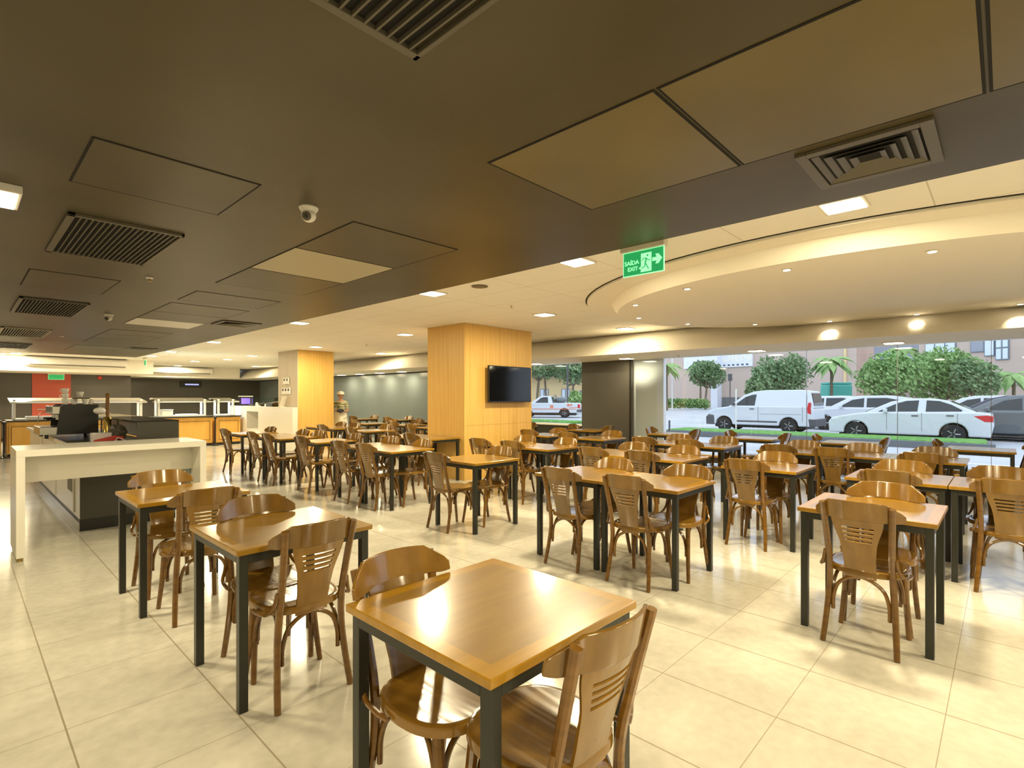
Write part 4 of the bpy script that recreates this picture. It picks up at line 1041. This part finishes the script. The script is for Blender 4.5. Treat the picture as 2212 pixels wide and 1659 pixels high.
# pickup through the left window
pk = car('pickup_truck', (29.4, 27.0, -.03), math.radians(-58), 'white pickup truck with red decals seen through left window', 'car_white', 4.7, 1.7, .33, .8, 3.55, .36,
    [(.02, .5), (.0, .8), (.15, .95), (1.0, 1.08), (4.6, 1.10), (4.68, 1.0), (4.68, .5)],
    [(1.0, 1.04), (1.65, 1.52), (1.95, 1.60), (2.55, 1.60), (2.70, 1.06)], 1, [[(1.38, 1.10), (1.80, 1.46), (2.05, 1.52), (2.32, 1.52), (2.36, 1.10)]], ((1.06, 1.08), (1.65, 1.5)), ((2.69, 1.12), (2.58, 1.52)), 'pickup truck',
    bumper=[[(4.45, .42), (4.45, .62), (4.82, .62), (4.82, .42)]], lamps=[('tail', [(4.52, .7), (4.52, 1.0), (4.69, 1.0), (4.69, .7)])])
bm = bmesh.new(); bx(bm, 1.2, 4.4, -.858, .858, .62, .67); bx(bm, 3.9, 4.55, -.858, .858, .74, .78); bx(bm, 2.5, 2.75, -.858, .858, .72, .92); bx(bm, 3.75, 3.95, -.858, .858, .85, 1.02); bx(bm, 4.0, 4.12, -.858, .858, .88, 1.02); finish(bm, 'red_decal', 'orange', pk)
bm = bmesh.new(); tube(bm, smooth_path([(2.75, -.6, 1.1), (2.78, -.6, 1.62), (2.78, .6, 1.62), (2.75, .6, 1.1)], 3), .035, 6); bmesh.ops.create_icosphere(bm, subdivisions=2, radius=.33, matrix=Matrix.Translation((3.2, 0, 1.3))@Matrix.Diagonal((1.5, 1.4, .8, 1))); finish(bm, 'cargo', 'car_grey', pk)

def leaves(bm, c, rad, n, s, rr):
    for _ in range(n):
        d = Vector((rr.gauss(0, 1), rr.gauss(0, 1), rr.gauss(0, 1))).normalized(); q = rr.random()**.33
        p = Vector(c)+Vector((d.x*rad[0]*q, d.y*rad[1]*q, d.z*rad[2]*q))
        a = Vector((rr.gauss(0, 1), rr.gauss(0, 1), rr.gauss(0, 1))).normalized(); b = a.orthogonal().normalized(); e = a.cross(b)
        h = s*rr.uniform(.6, 1.2)
        bm.faces.new([bm.verts.new(p+b*h), bm.verts.new(p+e*h*.5), bm.verts.new(p-b*h), bm.verts.new(p-e*h*.5)])
def tree(x, y, h, cr, ch, lab, m='leaf', n=2600, lean=0, blobs=9, seed=1, z0=0, leaf=.2):
    rr = random.Random(seed); t = thing('tree', (x, y, z0-.03), lab, 'tree', 'trees outside')
    bm = bmesh.new(); zc = h-ch
    top = (lean, 0, zc+.3*ch)
    tube(bm, smooth_path([(0, 0, 0), (lean*.2, .05, zc*.4), (lean*.8, 0, zc), top], 4), [cr*.06]*4+[cr*.05]*4+[cr*.04]*5, 8)
    for k in range(6):
        a = k*1.05+.3; tube(bm, [(lean*.8, 0, zc), (lean+math.cos(a)*cr*.35, math.sin(a)*cr*.35, zc+ch*.25), (lean+math.cos(a)*cr*.7, math.sin(a)*cr*.7, zc+ch*.45)], [cr*.03, cr*.02, cr*.01], 6)
    finish(bm, 'trunk', 'bark', t)
    bm = bmesh.new()
    for k in range(blobs):
        a = 2*PI*k/blobs+rr.random(); q = rr.uniform(.2, .62) if k else 0
        c = (lean+math.cos(a)*cr*q, math.sin(a)*cr*q, zc+ch*rr.uniform(.32, .72)+(0 if k else ch*.1))
        leaves(bm, c, (cr*.48, cr*.48, ch*.36), n//blobs, leaf, rr)
    finish(bm, 'foliage', m, t)
def palm(x, y, h, r, lab, seed=1, n=13, z0=0, leaf_m='leaf'):
    rr = random.Random(seed); t = thing('palm_tree', (x, y, z0-.03), lab, 'palm', 'palms outside')
    bm = bmesh.new(); tube(bm, [(0, 0, 0), (.05, 0, h*.5), (0, 0, h)], [.16, .12, .11], 8); finish(bm, 'trunk', 'bark', t)
    bm = bmesh.new()
    for k in range(n):
        a = 2*PI*k/n+rr.uniform(-.2, .2); up = rr.uniform(.1, .75)
        for s in (-1, 1):
            prev = None
            for i in range(9):
                q = i/8; d = r*q; z = h+up*r*q*1.1-r*1.1*q*q
                c = Vector((math.cos(a)*d, math.sin(a)*d, z)); w = .38*math.sin(PI*min(1, q*1.05+.02))*s
                e = c+Vector((-math.sin(a)*w, math.cos(a)*w, -abs(w)*.6))
                cur = (bm.verts.new(c), bm.verts.new(e))
                if prev and i % 1 == 0: bm.faces.new((prev[0], cur[0], cur[1], prev[1]))
                prev = cur
    finish(bm, 'fronds', leaf_m, t)
def ray(u, D):
    """ground point seen in picture column u of the photograph at depth D"""
    t = (u-1106)/1132; return D*(math.sin(TH)+t*math.cos(TH)), D*(math.cos(TH)-t*math.sin(TH))
x, y = ray(1524, 66); tree(x, y, 6.1, 2.6, 3.5, 'small leaning round tree left of the van', 'leaf_dark', 3200, .4, 9, 3, leaf=.22)
x, y = ray(1690, 50); tree(x, y, 5.8, 3.1, 4.6, 'leafy green tree behind the van roof', 'leaf_dark', 3800, 0, 11, 4)
x, y = ray(1640, 47); tree(x, y, 3.9, 1.35, 2.6, 'low bushy tree just above van windshield', 'leaf_dark', 1600, 0, 7, 8)
x, y = ray(1925, 45); tree(x, y, 5.2, 2.9, 4.2, 'bright green tree above the white sedan', 'leaf', 4200, 0, 12, 5)
x, y = ray(2040, 46); tree(x, y, 5.6, 3.6, 4.4, 'large dense green tree right of centre outside', 'leaf', 5200, 0, 13, 6)
x, y = ray(2100, 43); tree(x, y, 4.8, 2.0, 3.2, 'darker green tree beside the brick building windows', 'leaf_dark', 2600, 0, 8, 7)
x, y = ray(1796, 49); palm(x, y, 5.0, 2.1, 'palm with drooping fronds behind the van rear', 2, 20)
x, y = ray(1513, 72); palm(x, y, 6.0, 2.6, 'palm top rising over the small leaning tree', 3)
x, y = ray(1440, 60); palm(x, y, 5.2, 2.0, 'slim palm beside the white column', 4)
x, y = ray(2190, 44); palm(x, y, 3.4, 2.3, 'low palm at the right frame edge', 5)
x, y = ray(1950, 60); palm(x, y, 7.0, 2.4, 'palm poking above the big green tree', 6)
x, y = ray(1160, 52); tree(x, y, 6.5, 2.6, 3.4, 'tree with thin trunk seen through left window', 'leaf_dark', 2200, .3, 8, 9)
x, y = ray(1182, 55); tree(x, y, 6.6, 2.0, 3.0, 'curved-trunk tree behind the pickup truck', 'leaf_dark', 1800, -.5, 7, 10)
x, y = ray(1236, 50); tree(x, y, 6.0, 2.4, 3.4, 'tree against the dark column, left window', 'leaf_dark', 2000, .2, 8, 11)
x, y = ray(1245, 47); tree(x, y, 2.0, .8, 1.4, 'small bush right of the pickup truck', 'leaf', 700, 0, 5, 12)
bm = bmesh.new(); rr = random.Random(5)
for k in range(26):
    x, y = ray(1425+k*4.0, 64); leaves(bm, (x, y, .75), (.55, .55, .6), 120, .16, rr)
tag(finish(bm, 'hedge', 'leaf'), 'low clipped hedge left of the small leaning tree', 'hedge')

def facade(name, lab, u0, u1, D0, D1, h, m, depth=6):
    (xa, ya), (xb, yb) = ray(u0, D0), ray(u1, D1)
    ln = math.hypot(xb-xa, yb-ya); rz = math.atan2(yb-ya, xb-xa)
    t = thing(name, (xa, ya, -.1), lab, 'building', None, rz)
    bm = bmesh.new(); bx(bm, 0, ln, 0, depth, 0, h); finish(bm, 'wall', m, t)
    return t, ln
def loc_on(t, u, D0): pass
def win(t, x0, x1, z0, z1, nx=2, nz=1, m='win_out', fr=.12):
    w = box('window', 'win_frame', x0, x1, -.12, -.001, z0, z1, t)
    bm = bmesh.new()
    for i in range(nx):
        for j in range(nz):
            a = x0+(x1-x0)*i/nx+fr*.6; b = x0+(x1-x0)*(i+1)/nx-fr*.6; c = z0+(z1-z0)*j/nz+fr*.6; d = z0+(z1-z0)*(j+1)/nz-fr*.6
            bx(bm, a, b, -.15, -.121, c, d)
    finish(bm, 'pane', m, w)
b1, l1 = facade('brick_building', 'long salmon brick building with signboards opposite', 1415, 1850, 84, 62, 13, 'brick')
def sx(u, u0=1415, u1=1850, D0=84, D1=62):
    (xa, ya), (xb, yb) = ray(u0, D0), ray(u1, D1)
    t = (u-1106)/1132; dx, dy = math.sin(TH)+t*math.cos(TH), math.cos(TH)-t*math.sin(TH)
    ex, ey = xb-xa, yb-ya; det = dx*(-ey)+ex*dy
    s = (dx*ya-dy*xa)/(dy*ex-dx*ey) if abs(dy*ex-dx*ey) > 1e-9 else 0
    ln = math.hypot(ex, ey); D = math.hypot(xa+s*ex, ya+s*ey)/math.hypot(dx, dy)
    return s*ln, D
def zz(v, D): return 1.45+(859-v)/1132*D+.1
a, D = sx(1479); b, _ = sx(1546)
box('signboard', 'sign_white', a, b, -.25, -.001, zz(797, D), zz(768, D), b1)
a, D = sx(1559); b, _ = sx(1627); sb = box('signboard', 'sign_white', a, b, -.25, -.001, zz(794, D), zz(758, D), b1)
text_mesh('sign_lettering', 'DIEN', 1.5, 'sign_text', sb, ((a+b)/2, -.26, zz(776, D)), (PI/2, 0, 0), .02, sx=1.25)
bm = bmesh.new()
for k in range(6):
    c = a+(b-a)*(.12+.145*k); bx(bm, c-.18, c+.16, -.27, -.251, zz(791.5, D), zz(788, D))
finish(bm, 'sign_marks', 'sign_dots', sb)
a, D = sx(1545); b, _ = sx(1559); box('white_pier', 'sign_white', a, b, -1.2, -.001, 0, 13, b1)
a, D = sx(1824); b, _ = sx(1829); box('drain_pipe', 'yellow_wall', a, b, -.2, -.001, 0, 13, b1)
a, D = sx(1560); b, _ = sx(1740); box('low_band', 'curb', a, b, -.05, -.001, 0, 1.6, b1)
b2, l2 = facade('mauve_building', 'mauve low building with sloping pale roof behind trees', 1850, 1992, 78, 70, 8.4, 'brick_dark', 3)
bm = bmesh.new(); prism(bm, [(0, 6.2), (l2*.5, 5.0), (l2, 4.4), (l2, 14), (0, 14)], -.3, 4); finish(bm, 'roof', 'roof', b2)
box('dark_gate', 'car_grey', .4, 3.2, -.2, -.001, 0, 3.6, b2)
b3, l3 = facade('brick_building', 'nearer brick building with tall framed windows at right', 1985, 2330, 57, 44, 12, 'brick')
def s3(u): return sx(u, 1985, 2330, 57, 44)
for u0, u1, v0, v1, nx, nz, m in ((2000, 2066, 766, 742, 3, 1, 'win_out'), (2098, 2128, 762, 738, 1, 1, 'roof'), (2128, 2150, 770, 737, 1, 1, 'win_out'), (2152, 2181, 778, 735, 2, 2, 'win_out')):
    a, D = s3(u0); b, _ = s3(u1); win(b3, a, b, zz(v0, D), zz(v1-8, D), nx, nz, m)
a, D = s3(2130); b, _ = s3(2325); box('wall_band', 'pavement', a, b, -.15, -.001, zz(832, D), zz(826, D), b3)
t, l4 = facade('yellow_building', 'low yellow building with grey roof seen beyond pickup', 1100, 1300, 64, 62, 4.9, 'yellow_wall')
bm = bmesh.new(); prism(bm, [(-1, 4.5), (l4+1, 4.5), (l4-1.5, 7.2), (1.5, 7.2)], -1.4, 6); finish(bm, 'roof', 'roof', t)
box('eaves', 'roof_brown', -1, l4+1, -1.45, -1.401, 3.9, 5.2, t)
for k in range(4): win(t, 1.2+k*2.6, 2.2+k*2.6, 1.3, 2.6, 2, 1)
box('door', 'win_frame', l4-2.6, l4-1.7, -.05, -.001, 0, 2.4, t)
t = thing('container', (*ray(1806, 52), 0), 'teal green container behind the cars, right of van', 'container', rz=math.radians(-48))
box('body', 'teal', -1.15, 1.15, -.8, .8, .35, 2.75, t, .15); box('lid', 'teal', -1.12, 1.12, -.75, .75, 2.76, 2.95, t, .06)
for s in (-.9, .9): bm = bmesh.new(); lathe(bm, [(.18, -.05), (.18, .05)], (s, -.7, .18), 12, 'y'); bx(bm, s-.05, s+.05, -.7, -.6, .18, .36); finish(bm, 'wheel', 'tyre', t)
def ppole(u, D, h, r, m, lab, head=None):
    t = thing('street_post', (*ray(u, D), -.03), lab, 'post', 'posts outside')
    bm = bmesh.new(); tube(bm, [(0, 0, 0), (0, 0, h)], r, 8); finish(bm, 'pole', m, t)
    if head: box('head', head, -.12, .12, -.2, .2, h, h+.8, t)
ppole(1590, 22.5, 1.85, .03, 'white_plastic', 'thin white post in front of the van door')
ppole(1446, 19.2, .65, .035, 'bumper', 'short grey bollard left of the grass strip')
ppole(1452, 62, 8, .09, 'white_plastic', 'tall pale pole beside the slim palm')
ppole(1577, 60, 3.4, .06, 'bumper', 'traffic light post left of the van', 'bumper')
ppole(1226, 42, 4.6, .07, 'bumper', 'dark lamp post seen through left window', 'bumper')

# ------------------------------------------------------------------ world, camera
w = bpy.data.worlds.new('sky'); S.world = w; w.use_nodes = True
bg = w.node_tree.nodes['Background']; bg.inputs[0].default_value = (.80, .88, 1.0, 1); bg.inputs[1].default_value = 1.75
cam = bpy.data.cameras.new('camera'); co = bpy.data.objects.new('camera', cam); C.objects.link(co)
co.location = (0, 0, H_EYE); co.rotation_euler = (PI/2, 0, -TH)
cam.sensor_width = 36; cam.lens = 36*1132/2212; cam.shift_y = 29.5/2212; cam.clip_start = .05; cam.clip_end = 500
S.camera = co
S.view_settings.view_transform = 'Standard'; S.view_settings.look = 'None'; S.view_settings.gamma = 1; S.view_settings.exposure = .25
S.cycles.max_bounces = 8; S.cycles.transparent_max_bounces = 16
